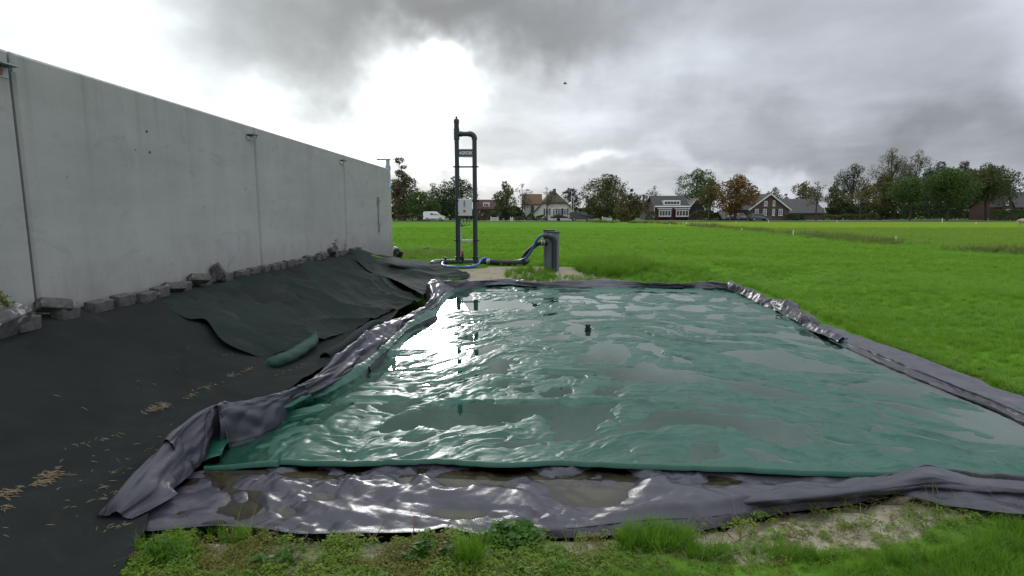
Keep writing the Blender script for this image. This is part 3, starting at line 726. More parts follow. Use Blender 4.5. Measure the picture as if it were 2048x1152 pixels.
loft("right_crumpled_fold", edge_ctrl([(1462, 567, .16, 1455, 580, .02), (1500, 580, .15, 1480, 588, .02), (1530, 592, .14, 1510, 603, .02), (1570, 606, .14, 1545, 619, .02), (1605, 624, .13, 1585, 638, .02), (1630, 645, .12, 1610, 655, .02), (1652, 660, .07, 1636, 666, .03), (1690, 678, .05, 1676, 684, .03)], .14), 240, 60, M['grey'], liner, crinkle(.034, 2.4, 107), thick=.004)
rr = []
for (ou, ov, cu, cv, iu, iv, cz) in [(1640, 648, 1632, 652, 1628, 662, .055), (1680, 658, 1668, 670, 1664, 682, .055), (1750, 684, 1730, 696, 1722, 708, .055), (1850, 718, 1810, 728, 1800, 742, .055), (1950, 756, 1905, 766, 1893, 782, .055), (2048, 794, 1995, 802, 1985, 816, .055), (2200, 850, 2130, 860, 2115, 880, .055), (2420, 930, 2340, 950, 2320, 975, .055)]:
    o1, c, n = P(ou, ov, .055), P(cu, cv, cz), P(iu, iv, .0)
    rr.append([o1 + np.array([.02, 0, -.07]), o1, o1 * .5 + c * .5 + np.array([0, 0, -.012]), c, c * .6 + n * .4 + np.array([.012, 0, .0]), n])
loft("right_edge_strip", rr, 260, 60, M['grey'], liner, crinkle(.007, 1.6, 111, .010, 9.0), thick=.004)
# twisted fold and lower flap at the front right
loft("twisted_fold", [[P(u, v, z) for (u, v, z) in r] for r in [
    [(1455, 992, 0), (1560, 968, .03), (1680, 962, .04), (1780, 950, .07), (1852, 936, .13), (1910, 945, .10), (1965, 957, .07), (2048, 962, .06), (2330, 992, .05)],
    [(1455, 998, 0.015), (1560, 982, .07), (1680, 975, .075), (1780, 960, .10), (1850, 946, .15), (1910, 958, .12), (1965, 964, .10), (2048, 970, .10), (2330, 1000, .09)],
    [(1455, 1004, 0.02), (1560, 998, .07), (1680, 988, .07), (1780, 976, .09), (1850, 966, .10), (1910, 970, .10), (1965, 974, .10), (2048, 982, .09), (2330, 1010, .09)],
    [(1455, 1012, 0), (1560, 1008, .03), (1680, 998, .03), (1780, 985, .05), (1850, 980, .05), (1910, 986, .05), (1965, 990, .05), (2048, 996, .04), (2330, 1024, .04)],
    [(1455, 1016, -0.04), (1560, 1010, -.03), (1680, 1002, -.03), (1780, 990, -.02), (1850, 984, -.02), (1910, 990, -.02), (1965, 992, -.02), (2048, 998, -.02), (2330, 1026, -.02)]]], 50, 240, M['grey'], liner, crinkle(.007, 2.0, 117, .006, 3.0))
loft("lower_flap", [[P(u, v, z) for (u, v, z) in r] for r in [
    [(1770, 972, .03), (1850, 970, .05), (1930, 976, .06), (2048, 985, .06), (2330, 1010, .06)],
    [(1788, 982, .035), (1855, 985, .045), (1940, 996, .045), (2048, 1006, .045), (2330, 1034, .04)],
    [(1805, 990, .03), (1862, 1004, .02), (1950, 1020, .02), (2048, 1034, .02), (2330, 1066, .02)]]], 50, 140, M['grey'], liner, crinkle(.009, 2.2, 121, .006, 2.0), thick=.004)

# ------------------------------------------------------------------ green cover with rain water standing in its wrinkles
def cover():
    nr, nc = 580, 640
    t = np.linspace(0, 1, nr)[:, None]; s = np.linspace(0, 1, nc)[None, :]
    Yg = 3.5 * (13.4 / 3.5) ** t * np.ones_like(s)
    for _ in range(6):
        X = lx(Yg) + (rx(Yg) - lx(Yg)) * s
        y0, y1 = fy(X), by(X)
        g = (3.5 * (13.4 / 3.5) ** t - 3.5) / (13.4 - 3.5)
        Yg = y0 + (y1 - y0) * g
    Y = Yg
    u, v = proj(X, Y, 0 * X)
    w = fbm(X * .8, Y * .8, 4, 200) * .55; w2 = fbm(X * .8 + 9, Y * .8 + 4, 4, 204) * .55
    def aniso(ang, lo, sh, seed):
        c, q = math.cos(math.radians(ang)), math.sin(math.radians(ang))
        a, b = (X * c + Y * q) / lo + w, (-X * q + Y * c) / sh + w2 * 1.2
        n0 = perlin(a, b, seed)
        return n0 * .50 + .85 * crumple(a * 1.15, b * 1.0, 2.0, seed + 3, 5, 1.6, math.pi / 2) + .62 * crumple(a * 1.5 + n0 * .3, b * 1.2, 4.2, seed + 40, 5, 2.2, math.pi / 2) + .22 * crumple(a * 2, b * 1.2, 8.0, seed + 50, 4, 2.6, math.pi / 2)
    wl = 1 - sstep(-.6, 1.4, X); wr = sstep(.8, 2.4, X); wm = np.clip(1 - wl - wr, 0, 1)
    n = wl * aniso(42, 1.05, .40, 210) + wm * aniso(14, 1.15, .42, 220) + wr * aniso(-36, 1.7, .42, 230)
    far = sstep(8.0, 11.0, Y)
    n = n * (1 - far) + far * aniso(3, 1.5, .75, 240)
    Z = .0185 * n + .0035 * fbm(X * 2.6, Y * 2.6, 4, 250) + .0011 * fbm(X * 9, Y * 9, 3, 258)
    def blob(cu, cv, ru, rv, rot=0.0, p=2):
        c, q = math.cos(rot), math.sin(rot); a = ((u - cu) * c + (v - cv) * q) / ru; b = (-(u - cu) * q + (v - cv) * c) / rv
        a = a + w * .35; b = b + w2 * .35
        return np.exp(-(np.abs(a) ** p + np.abs(b) ** p))
    # pools of rain water in the hollows of the sheet: outlines on the ground, marked by the pixels they show at
    POOLS = [
        [(850, 814), (920, 809), (1010, 807), (1110, 808), (1232, 812), (1238, 832), (1248, 840), (1300, 823), (1385, 814), (1470, 824), (1540, 836), (1592, 838), (1645, 846), (1590, 862), (1618, 890), (1580, 903), (1520, 886), (1462, 856), (1395, 848), (1335, 853), (1290, 864), (1232, 852), (1214, 838), (1203, 868), (1180, 884), (1122, 884), (1092, 852), (1062, 832), (1030, 844), (950, 856), (918, 848), (880, 858), (846, 856), (800, 862), (745, 868), (738, 858), (762, 832), (800, 826)],
        [(1395, 796), (1470, 813), (1535, 824), (1470, 824), (1400, 812)],
        [(1898, 814), (1960, 830), (2048, 850), (2200, 880), (2200, 925), (2048, 892), (2000, 888), (1948, 868), (1880, 838), (1925, 840)], [(1868, 860), (1920, 864), (1992, 885), (1985, 891), (1920, 880)],
        [(1718, 857), (1790, 865), (1782, 873), (1730, 868)], [(1800, 893), (1840, 895), (1846, 905), (1805, 902)], [(1772, 876), (1800, 877), (1794, 884)],
        [(1155, 723), (1152, 713), (1173, 693), (1197, 682), (1220, 681), (1244, 687), (1259, 702), (1259, 717), (1244, 726), (1220, 718), (1185, 723), (1164, 730)],
        [(1146, 735), (1202, 732), (1267, 733), (1285, 722), (1310, 732), (1345, 742), (1400, 752), (1440, 762), (1400, 769), (1330, 766), (1244, 765), (1214, 764), (1216, 750), (1190, 742), (1160, 742)],
        [(1200, 775), (1240, 768), (1243, 798), (1200, 796), (1168, 788)],
        [(1440, 706), (1500, 700), (1560, 702), (1640, 720), (1715, 745), (1640, 748), (1570, 742), (1500, 728)], [(1658, 700), (1711, 703), (1766, 729), (1729, 721), (1675, 711)], [(1483, 661), (1604, 668), (1640, 675), (1661, 687), (1604, 682), (1498, 668)],
        [(1620, 758), (1700, 768), (1780, 760), (1853, 776), (1842, 797), (1780, 788), (1720, 778), (1650, 770)], [(1430, 762), (1533, 757), (1540, 775), (1600, 790), (1642, 801), (1580, 803), (1500, 790), (1440, 773)],
        [(1740, 800), (1820, 806), (1880, 832), (1830, 830), (1770, 818)], [(1560, 680), (1640, 692), (1700, 706), (1640, 704), (1570, 692)],
        [(1250, 612), (1340, 610), (1345, 620), (1250, 622)], [(1349, 612), (1396, 612), (1443, 622), (1396, 624), (1352, 620)], [(1467, 615), (1500, 615), (1534, 625), (1474, 624)], [(1344, 594), (1386, 596), (1396, 603), (1350, 602)], [(1417, 599), (1459, 595), (1459, 600), (1427, 604)], [(1464, 603), (1487, 604), (1492, 609), (1468, 608)],
        [(1407, 630), (1454, 629), (1448, 641), (1417, 638)], [(1269, 630), (1310, 628), (1305, 639), (1280, 638)], [(1506, 633), (1552, 630), (1571, 638), (1514, 638)], [(1552, 650), (1602, 653), (1600, 657), (1556, 656)], [(1274, 590), (1305, 590), (1278, 602), (1255, 600)], [(1330, 583), (1400, 585), (1395, 589), (1340, 588)],
        [(905, 581), (950, 577), (945, 600), (985, 600), (1000, 615), (960, 622), (905, 619), (885, 638), (846, 640), (866, 606), (885, 598)], [(850, 633), (905, 635), (905, 651), (870, 655), (828, 656), (842, 642)], [(797, 662), (905, 662), (912, 673), (888, 677), (905, 690), (914, 712), (872, 716), (868, 702), (880, 697), (790, 702)],
        [(925, 676), (960, 664), (980, 661), (972, 670), (952, 682)], [(930, 702), (970, 690), (1000, 690), (965, 706)], [(978, 602), (1037, 599), (1055, 611), (1043, 617), (978, 617)], [(1117, 578), (1180, 580), (1182, 586), (1118, 586)], [(1120, 590), (1173, 592), (1170, 597), (1120, 597)], [(1190, 592), (1258, 591), (1244, 600), (1195, 598)], [(1185, 609), (1232, 608), (1236, 617), (1202, 619)],
        [(1140, 623), (1238, 621), (1244, 631), (1200, 633), (1146, 631)], [(1123, 643), (1152, 648), (1192, 660), (1188, 676), (1173, 680), (1143, 668), (1129, 654)], [(1276, 690), (1300, 682), (1330, 699), (1336, 717), (1317, 717), (1300, 705)], [(1084, 677), (1120, 664), (1138, 670), (1114, 680)], [(1345, 706), (1400, 722), (1380, 732), (1350, 724)],
        [(978, 733), (1014, 717), (1043, 723), (1022, 742), (1055, 746), (1017, 753), (975, 747)], [(966, 777), (1014, 758), (1055, 761), (1017, 777)], [(1090, 789), (1114, 776), (1138, 773), (1131, 797), (1096, 798)], [(798, 777), (860, 767), (874, 772), (819, 786)], [(762, 806), (825, 790), (840, 800), (813, 820), (778, 836), (758, 826)],
        [(1020, 612), (1060, 606), (1090, 612), (1050, 620)], [(1000, 650), (1050, 640), (1090, 644), (1040, 656)], [(700, 760), (745, 742), (770, 740), (730, 764)],
        [(410, 919), (440, 923), (545, 919), (546, 912), (508, 907), (503, 899), (551, 876), (550, 848), (490, 860), (455, 880), (425, 905)], [(582, 842), (629, 841), (626, 848), (578, 853)], [(626, 826), (657, 801), (711, 804), (691, 818), (639, 832)], [(779, 879), (827, 868), (860, 872), (827, 886), (785, 887)], [(590, 818), (690, 772), (742, 735), (772, 704), (782, 712), (748, 748), (700, 785), (620, 818)],
        [(919, 893), (940, 885), (972, 920), (962, 924)], [(1113, 893), (1138, 896), (1124, 914), (1116, 908)], [(1392, 904), (1399, 888), (1440, 889), (1454, 913), (1440, 928), (1392, 930)], [(1273, 903), (1300, 909), (1284, 917)], [(1500, 900), (1540, 906), (1600, 925), (1530, 920)]]
    jx = X + .030 * fbm(X * 5, Y * 5, 3, 301) + .07 * fbm(X * 1.3, Y * 1.3, 2, 305); jy = Y + .036 * fbm(X * 5, Y * 5, 3, 303) + .07 * fbm(X * 1.3, Y * 1.3, 2, 307)
    S = np.full(X.shape, -.6)
    for poly in POOLS:
        Pw = np.array([P(q[0], q[1], 0)[:2] for q in poly]); lo, hi = Pw.min(0) - .6, Pw.max(0) + .6
        k = (jx > lo[0]) & (jx < hi[0]) & (jy > lo[1]) & (jy < hi[1]); px_, py_ = jx[k], jy[k]
        dmin = np.full(px_.shape, 9.0); ins = np.zeros(px_.shape, bool)
        for a0, b0 in zip(Pw, np.roll(Pw, -1, 0)):
            dd = b0 - a0; tt = np.clip(((px_ - a0[0]) * dd[0] + (py_ - a0[1]) * dd[1]) / (dd @ dd + 1e-9), 0, 1)
            dmin = np.minimum(dmin, np.hypot(px_ - a0[0] - tt * dd[0], py_ - a0[1] - tt * dd[1]))
            cr = (a0[1] > py_) != (b0[1] > py_); ins ^= cr & (px_ < (b0[0] - a0[0]) * (py_ - a0[1]) / (b0[1] - a0[1] + 1e-12) + a0[0])
        S[k] = np.maximum(S[k], np.where(ins, dmin, -dmin))
    S = S - np.clip(.060 * n + .035 * crumple(X * 1.3, Y * 1.3, 4.5, 320, 5), -.16, .16) * np.exp(-np.abs(S) / .5)
    outd = np.maximum(-S, 0); ind = np.maximum(S, 0)
    Zout = .0008 + .0065 * (1 - np.exp(-outd / .05)) + (.0165 * n - .0030 * sstep(.15, .4, outd)) * (1 - np.exp(-outd / .10))
    Zin = -.0015 - .022 * (1 - np.exp(-ind / .14)) + .0022 * n * (1 - np.exp(-ind / .2))
    Z = np.where(S > 0, np.minimum(Zin, -.001), Zout) + .0010 * fbm(X * 9, Y * 9, 3, 258) + np.where(S < 0, .0022 * crumple(X + w * .1, Y * 1.3, 8.5, 330, 6) * (1 - np.exp(-outd / .06)), 0)
    # sharp straight folds of the sheet
    def fold(line, hw, a):
        Lp = np.array(line, float); best = np.full(u.shape, 1e9)
        for (p, r) in zip(Lp[:-1], Lp[1:]):
            d = r - p; tt = np.clip(((u - p[0]) * d[0] + (v - p[1]) * d[1]) / (d @ d), 0, 1)
            best = np.minimum(best, np.hypot((u - p[0] - tt * d[0]) * .5, v - p[1] - tt * d[1]))
        return .50 * a * np.exp(-np.abs(best / hw) ** 1.2) * (S < .02)
    Z = Z + fold([(812, 806), (1000, 802), (1180, 801), (1290, 806), (1375, 808)], 4, .034)
    Z = Z + fold([(1290, 806), (1245, 818), (1240, 832)], 5, .03)
    Z = Z + fold([(1185, 652), (1300, 664), (1420, 702), (1450, 722)], 6, .03)
    Z = Z + fold([(1300, 700), (1420, 722), (1520, 752), (1640, 756)], 5, .025)
    Z = Z + fold([(1400, 776), (1560, 806), (1640, 816), (1760, 868), (1900, 900)], 6, .03)
    Z = Z + fold([(1640, 832), (1725, 892), (1810, 946)], 6, .035)
    Z = Z + fold([(1680, 850), (1720, 880)], 3, .02)
    Z = Z + fold([(1450, 846), (1560, 900), (1600, 920)], 5, .025)
    Z = Z + fold([(1850, 860), (1940, 900), (2048, 930)], 5, .022)
    Z = Z + fold([(1250, 620), (1250, 600), (1330, 622)], 3, .02)
    # the near hem and the sides stand clear of the water
    df = Y - fy(X); Z = Z * (.25 + .75 * sstep(0, .10, df)) + .022 * np.exp(-(df / .04) ** 2) + .016 * np.exp(-(df / .14) ** 2) * (u > 560)
    dl = X - lx(Y); Z = Z + (.09 * np.exp(-(dl / .10) ** 2)) * sstep(3.9, 4.6, Y) * (1 - .5 * sstep(8, 12, Y)) - .03 * np.exp(-(dl / .3) ** 2) * (Y < 6.5)
    dr = rx(Y) - X; Z = Z + .03 * np.exp(-(dr / .06) ** 2) - .045 * np.exp(-((dr - .16) / .10) ** 2) * (Y < 8)
    db = by(X) - Y; Z = Z + .04 * np.exp(-(db / .16) ** 2)
    # rolled front hem: the last rows turn down
    hem = np.clip(df / .012, 0, 1); Z = Z - .035 * (1 - hem) ** 2
    o = mesh_np("green_cover", np.stack([X, Y, Z], -1).reshape(-1, 3), grid_quads(nr, nc), M['green'])
    return o
gc = tag(cover(), "wide wrinkled green plastic cover with rain pools lying over the basin", "cover")
# curled corner of the cover at the near left
loft("curled_corner", [[P(u, v, z) for (u, v, z) in r] for r in [
    [(408, 925, .0), (420, 872, .03), (436, 842, .10), (470, 828, .12), (540, 812, .12), (620, 790, .10)],
    [(418, 918, .03), (434, 872, .035), (446, 846, .09), (480, 832, .11), (545, 815, .12), (622, 790, .11)],
    [(436, 912, .035), (452, 880, .04), (462, 856, .07), (490, 844, .09), (550, 824, .10), (624, 797, .07)],
    [(440, 914, .01), (464, 862, .06), (474, 848, .08), (500, 845, .06), (556, 828, .04), (628, 802, .02)]]], 40, 120, M['green'], gc, crinkle(.012, 3.5, 131), thick=.003)
# rain water: one level sheet that the wrinkles rise through
ys = np.linspace(3.45, 13.3, 120); V, Q = [], []
nx = 60
for y in ys:
    a, b = float(lx(y)) + .05, float(rx(y)) - .03
    for k in range(nx):
        x = a + (b - a) * k / (nx - 1); V.append((x, min(max(y, float(fy(x)) + .035), float(by(x)) - .02), 0.0))
Vw = np.array(V)
o = mesh_np("rain_water", Vw, grid_quads(120, nx), M['water']); tag(o, kind='structure')
# black vent cap on the cover
vp = P(1176, 660, .0)
vent = tag(empty("vent_cap", (vp[0], vp[1], -.02)), "small black plastic vent cap standing in a pool on the green cover", "vent cap")
MB().cyl((0, 0, 0), (0, 0, .04), .046, 20).cyl((0, 0, .04), (0, 0, .050), .052, 20).build("vent_collar", M['black'], vent, True)
MB().cyl((0, 0, .050), (0, 0, .075), .034, 20).cyl((0, 0, .075), (0, 0, .105), .042, 20, .036).build("vent_lid", M['black'], vent, True)
# ------------------------------------------------------------------ sandbag on the fabric
C = np.array([B(526, 730, .030), B(538, 728, .05), B(556, 722, .085), B(582, 712, .085), B(606, 697, .085), B(624, 684, .08), B(634, 674, .09)])
C = crom(C, 60); R = []
for i, p in enumerate(C):
    f = i / 59; t = C[min(i + 1, 59)] - C[max(i - 1, 0)]; t /= np.linalg.norm(t); a = np.cross(t, [0, 0, 1.]); a /= np.linalg.norm(a); b = np.cross(a, t)
    ra = .082 * (.28 + .72 * sstep(.02, .22, f)) * (1 - .15 * sstep(.8, 1, f)); rb = .066 * (.35 + .65 * sstep(.02, .22, f)) * (1 - .8 * sstep(.78, 1, f))
    rb2 = rb if f < .8 else rb + .09 * sstep(.8, 1, f)                       # the sewn end stands up as a flat fin
    w = np.linspace(0, 2 * math.pi, 32); k = 1 + .06 * np.sin(3 * w + i * .25) * math.sin(i * .4) + .04 * math.sin(i * .9)
    R.append(p + a * (np.cos(w) * (ra * (1 - .75 * sstep(.8, 1, f))) * k)[:, None] + b * (np.where(np.sin(w) > 0, np.sin(w) * rb2, np.sin(w) * max(rb, .03)) * k)[:, None])
R = np.array(R)
bag = tag(empty("sandbag", C[20]), "green sandbag tied at one end, lying at the lower edge of the black fabric", "sandbag")
inv = np.array(bag.location)
mesh_np("bag_body", (R - inv).reshape(-1, 3), grid_quads(60, 32), M['bag'], bag)
m = MB(); m.tube([Vector(R[i, 10] - inv + np.array([0, 0, .004])) for i in range(14, 60, 3)], .006, 6); m.build("bag_seam", M['bag_edge'], bag, True)
m = MB(); m.tube([Vector(R[59, j] - inv) for j in range(4, 13)], .007, 6); m.build("bag_hem", M['bag_edge'], bag, True)
m = MB()
for k in range(14):
    a = random.uniform(0, 6.28); q = Vector(C[0] - inv); m.tube([q + Vector((.01, .0, 0)), q + Vector((-.035 + .02 * math.cos(a), -.015 + .03 * math.sin(a), .012 + .025 * math.cos(a * 2)))], [.012, .005], 5)
m.build("tied_neck", M['bag_edge'], bag, True)

# ------------------------------------------------------------------ pipe tower
TY = 16.3
tw_o = at(933, 527, TY)
tower = tag(empty("pipe_tower", (tw_o[0], TY, .2)), "tall dark grey double pipe frame with a lettered plate and white cabinet", "pipe tower")
def tl(u, v, dy=0.0): q = at(u, v, TY); return Vector((q[0] - tw_o[0], dy, q[2] - .2))
zL = lambda v: tl(930, v).z
XL, XR = tl(916.5, 525).x, tl(951, 525).x
r0 = .066
MB().cyl((XL, 0, .10), (XL, 0, zL(262)), r0, 24).build("pipe", M['pipe'], tower, True)
MB().cyl((XR, 0, .10), (XR, 0, zL(279)), r0, 24).build("pipe", M['pipe'], tower, True)
m = MB(); m.cyl((XL, 0, zL(279.5)), (XL, 0, zL(257)), .082, 24); m.cyl((XL, 0, zL(268)), (XL + .16, 0, zL(268)), .078, 24); m.build("tee_joint", M['pipe'], tower, True)
MB().cyl((XL + .06, 0, zL(268)), (XR - .08, 0, zL(268)), .066, 24).build("cross_pipe", M['pipe'], tower, True)
zc_ = zL(268); m = MB(); m.tube([(XR - .17, 0, zc_), (XR - .13, 0, zc_)] + [(XR - .13 + .13 * math.sin(a), 0, zc_ - .13 + .13 * math.cos(a)) for a in np.linspace(0, math.pi / 2, 9)] + [(XR, 0, zL(279.5))], .079, 24); m.build("elbow", M['pipe'], tower, True)
m = MB()
zz = [zL(257), zL(254), zL(252), zL(249), zL(246)]
m.cyl((XL, 0, zL(257.5)), (XL, 0, zL(246)), .066, 24)
for q in (255, 251, 247.5): m.cyl((XL, 0, zL(q)), (XL, 0, zL(q - 1.6)), .075, 24)
vt = m.build("vent_valve", M['pipe'], tower, True)
MB().cyl((XL, 0, zL(246)), (XL, 0, zL(239.5)), .078, 24).cyl((XL, 0, zL(239.5)), (XL, 0, zL(238)), .07, 24, .05).build("valve_cap", M['pipe'], vt, True)
MB().cyl((XL, 0, zL(238)), (XL, 0, zL(235)), .026, 12).cyl((XL, 0, zL(235)), (XL, 0, zL(232.5)), .03, 12, .018).build("valve_nipple", M['pipe'], vt, True)
# lettered plate
zs0, zs1 = zL(315), zL(298)
pl = MB().box(((XL + XR) / 2, -.02, (zs0 + zs1) / 2), (XR - XL - .10, .012, zs1 - zs0 - .05)).build("sign_plate", M['sign'], tower)
for z in (zs0 + .015, zs1 - .015): MB().box(((XL + XR) / 2, -.022, z), (XR - XL - .10, .03, .028)).build("plate_rail", M['steel'], pl)
cu = bpy.data.curves.new("lettering", 'FONT'); cu.body = "AGRIDEK"; cu.align_x = 'CENTER'; cu.align_y = 'CENTER'; cu.size = .125; cu.extrude = .002; cu.offset = .0025; cu.space_character = .93
tmp = bpy.data.objects.new("lettering_curve", cu); me_ = bpy.data.meshes.new_from_object(tmp); bpy.data.objects.remove(tmp); me_.name = "lettering"; me_.materials.clear(); me_.materials.append(M['white'])
lt = link(bpy.data.objects.new("lettering", me_), pl); lt.location = ((XL + XR) / 2 + .008, -.030, zL(306.4)); lt.rotation_euler = (math.pi / 2, 0, 0); lt.scale = (.80, 1.0, 1)
# cross bars with pipe clamps
for v, mm in ((333.6, 'steel'), (402, 'steel'), (481, 'alu')):
    b = MB().box(((XL + XR) / 2, -.0, zL(v)), (XR - XL - .06, .035, .055)).build("cross_bar", M[mm], tower)
    for x in (XL, XR):
        c_ = MB().cyl((x, 0, zL(v) - .018), (x, 0, zL(v) + .018), r0 + .012, 20).box((x - .095, 0, zL(v)), (.05, .03, .034)).box((x + .095, 0, zL(v)), (.05, .03, .034)).build("pipe_clamp", M['black'], b)
MB().box((XL + .092, .06, (zL(440) + zL(524)) / 2), (.04, .04, zL(440) - zL(524))).build("support_profile", M['alu'], tower)
# control cabinet
x0, x1 = tl(917.3, 415).x, tl(944.5, 415).x; zb, zt = zL(432), zL(398)
cb = MB().box(((x0 + x1) / 2, -.115, (zb + zt) / 2), (x1 - x0, .15, zt - zb), bev=.012).build("control_cabinet", M['white_plastic'], tower)
MB().box(((x0 + x1) / 2, -.193, (zb + zt) / 2), (x1 - x0 - .03, .008, zt - zb - .03)).build("cabinet_door", M['white_plastic'], cb)
MB().box(((x0 + x1) / 2 - .02, -.10, zt + .022), (.07, .07, .045)).build("cabinet_gland", M['white_plastic'], cb)
for v in (403, 407.3, 411.8): MB().cyl((tl(930, v).x, -.197, zL(v)), (tl(930, v).x, -.222, zL(v)), .017, 12).build("button", M['black'], cb)
MB().box((tl(930, 422).x, -.199, zL(422)), (.06, .006, .06)).cyl((tl(930, 422).x, -.20, zL(422)), (tl(930, 422).x, -.225, zL(422)), .02, 12).build("main_switch", M['red'], cb)
for v in (402, 426): MB().box((x0 + .012, -.197, zL(v)), (.022, .012, .04)).build("hinge", M['black'], cb)
m = MB()
for k in range(4):
    x = x0 + .06 + k * .07; m.tube([(x, -.1, zb), (x + .02, -.09, zb - .10), (x - .03 + k * .03, -.06, zb - .16 - k * .03), (XL + .11, .03, zb - .30)], .008, 6)
m.build("cable", M['black'], tower, True)
# manifold along the ground, valve with red handle
zm = zL(523.5)
m = MB(); m.cyl((tl(878, 523).x, 0, zm), (tl(972, 523).x, 0, zm), .075, 20); m.build("manifold_pipe", M['pipe'], tower, True)
for x in (XL, XR): MB().cyl((x, 0, zm), (x, 0, zL(513)), .08, 20).box((x - .085, 0, zL(514)), (.03, .05, .03)).box((x + .085, 0, zL(514)), (.03, .05, .03)).build("saddle_joint", M['pipe'], tower, True)
xa = tl(878, 523).x
m = MB(); m.tube([(xa + .05, 0, zm), (xa - .05, 0, zm)] + [(xa - .05 - .12 * math.sin(a), -.12 + .12 * math.cos(a), zm - .03 * math.sin(a)) for a in np.linspace(.2, math.pi / 2, 7)] + [(xa - .17, -.26, zm - .05)], .078, 20); m.build("end_elbow", M['pvc_light'], tower, True)
MB().cyl((xa + .0, -.16, zm - .07), (xa + .18, -.16, zm - .07), .045, 14).build("hose_tail", M['pvc_light'], tower, True)
MB().cyl((tl(890, 520).x, 0, zm - .02), (tl(893, 520).x, 0, zm - .02), .095, 16).box((tl(891, 520).x, 0, zm + .10), (.06, .06, .07)).build("shut_off_valve", M['black'], tower, True)
xv = tl(925.5, 505).x
vv = MB().cyl((xv, -.05, zm), (xv, -.05, zL(509)), .03, 12).cyl((xv, -.05, zL(519)), (xv, -.05, zL(514)), .045, 12).build("ball_valve", M['black'], tower, True)
MB().box((xv, -.05, zL(504)), (.085, .04, .035)).cyl((xv, -.05, zL(509)), (xv, -.05, zL(501.5)), .03, 12, .024).build("valve_handle", M['red'], vv, True)
MB().box((tl(945, 527).x, -.085, zL(527.6)), (.28, .012, .05)).build("label_strip", M['pvc_light'], tower)
m = MB(); m.cyl((tl(969, 523).x, -.0, zm), (tl(974, 523).x, -.0, zm), .092, 18); m.build("hose_coupling", M['black'], tower, True)

# ------------------------------------------------------------------ grey inspection well
WY = 15.1
wo = at(1104.5, 541, WY)
well = tag(empty("inspection_well", (wo[0], WY, .14)), "grey upright round plastic well with a dark elbow pipe on its front", "well")
def wl_(u, v, dy=0.0): q = at(u, v, WY + dy); return Vector((q[0] - wo[0], dy, q[2] - .14))
zw = lambda v: wl_(1104, v).z
xc = wl_(1106.5, 500).x
MB().cyl((xc, .03, -.02), (xc, .03, zw(464.5)), .165, 32).build("well_body", M['pvc_light'], well, True)
MB().cyl((xc - .10, .28, .05), (xc - .10, .28, zw(462)), .15, 32).build("well_body", M['pvc_light'], well, True)
MB().cyl((xc, .03, zw(466)), (xc, .03, zw(462.8)), .178, 32).build("well_lid", M['lid'], well, True)
MB().cyl((xc - .10, .28, zw(463)), (xc - .10, .28, zw(459.8)), .17, 32).build("well_lid", M['lid'], well, True)
xp = wl_(1108.5, 500, -.24).x
m = MB(); m.cyl((xp, -.24, -.12), (xp, -.24, zw(478)), .072, 20); m.build("down_pipe", M['pipe'], well, True)
ze = wl_(1108, 473, -.24).z
m = MB(); m.tube([(xp, -.24, ze - .17), (xp, -.24, ze - .12)] + [(xp - .12 + .12 * math.cos(a), -.24, ze - .12 + .12 * math.sin(a)) for a in np.linspace(.15, math.pi / 2, 8)] + [(xp - .16, -.24, ze)], .085, 20); m.build("pipe_elbow", M['pipe'], well, True)
MB().cyl((xp - .15, -.24, ze), (xp - .30, -.24, ze + .01), .058, 16).cyl((xp - .19, -.24, ze), (xp - .21, -.24, ze), .09, 16).cyl((xp - .25, -.24, ze), (xp - .27, -.24, ze), .078, 16).build("hose_coupling", M['black'], well, True)
q = wl_(1086, 486, .1)
MB().cyl((xc - .14, .03, q.z), (q.x - .02, .03, q.z), .07, 16).build("side_inlet", M['black'], well, True)
MB().cyl((q.x + .04, .03, q.z), (q.x + .01, .03, q.z), .078, 16).cyl((q.x - .03, .03, q.z), (q.x - .06, .03, q.z), .078, 16).build("clamp_ring", M['steel'], well, True)

# ------------------------------------------------------------------ hoses
def hose(name, P_, r, m_, label, cat="hose"):
    C = crom(np.array(P_), 60); mb = MB(); mb.tube(C - C[0], r, 14); o = mb.build(name, m_, None, True); o.location = C[0]; return tag(o, label, cat)
bh = [at(886, 525, 16.1), at(884, 529, 15.7), at(889, 532.5, 15.35), at(905, 534, 15.35), at(925, 534.3, 15.35), at(943, 533, 15.35), at(955, 529.5, 15.7), at(961, 522.5, 16.1), at(967, 517, 16.2), at(974, 517, 16.35), at(985, 522, 16.5), at(1010, 523, 16.4),
      at(1035, 522, 16.2), at(1050, 517, 15.8), at(1060, 506, 15.4), at(1068, 492, 15.1), at(1075, 479, 14.95), at(1083, 471.5, 14.86), at(1092, 470, 14.86)]
hose("hose", bh, .036, M['blue'], "blue hose running from the pipe tower's foot up to the grey well")
bk = [at(973, 523.5, 16.3), at(985, 524, 16.25), at(1005, 525.5, 16.2), at(1030, 526, 16.1), at(1048, 525, 16.05), at(1054, 521, 16.3), at(1048, 515, 16.2), at(1054, 505, 15.8), at(1064, 496, 15.45), at(1074, 488.5, 15.2), at(1083, 486.3, 15.13)]
C = crom(np.array(bk), 70); mb = MB(); mb.tube(C - C[0], [.085 if i < 36 else .085 - .025 * min(1, (i - 36) / 10) for i in range(70)], 16); o = mb.build("hose", M['black'], None, True); o.location = C[0]
tag(o, "thick black hose lying on the sand between the pipe tower and the grey well", "hose")
rings = MB()
for u in (974.5, 978.5): q = at(u, 523.6, 16.28) - C[0]; rings.cyl(q - np.array([.018, 0, 0]), q + np.array([.018, 0, 0]), .094, 18)
rings.build("hose_clamp", M['steel'], o, True)
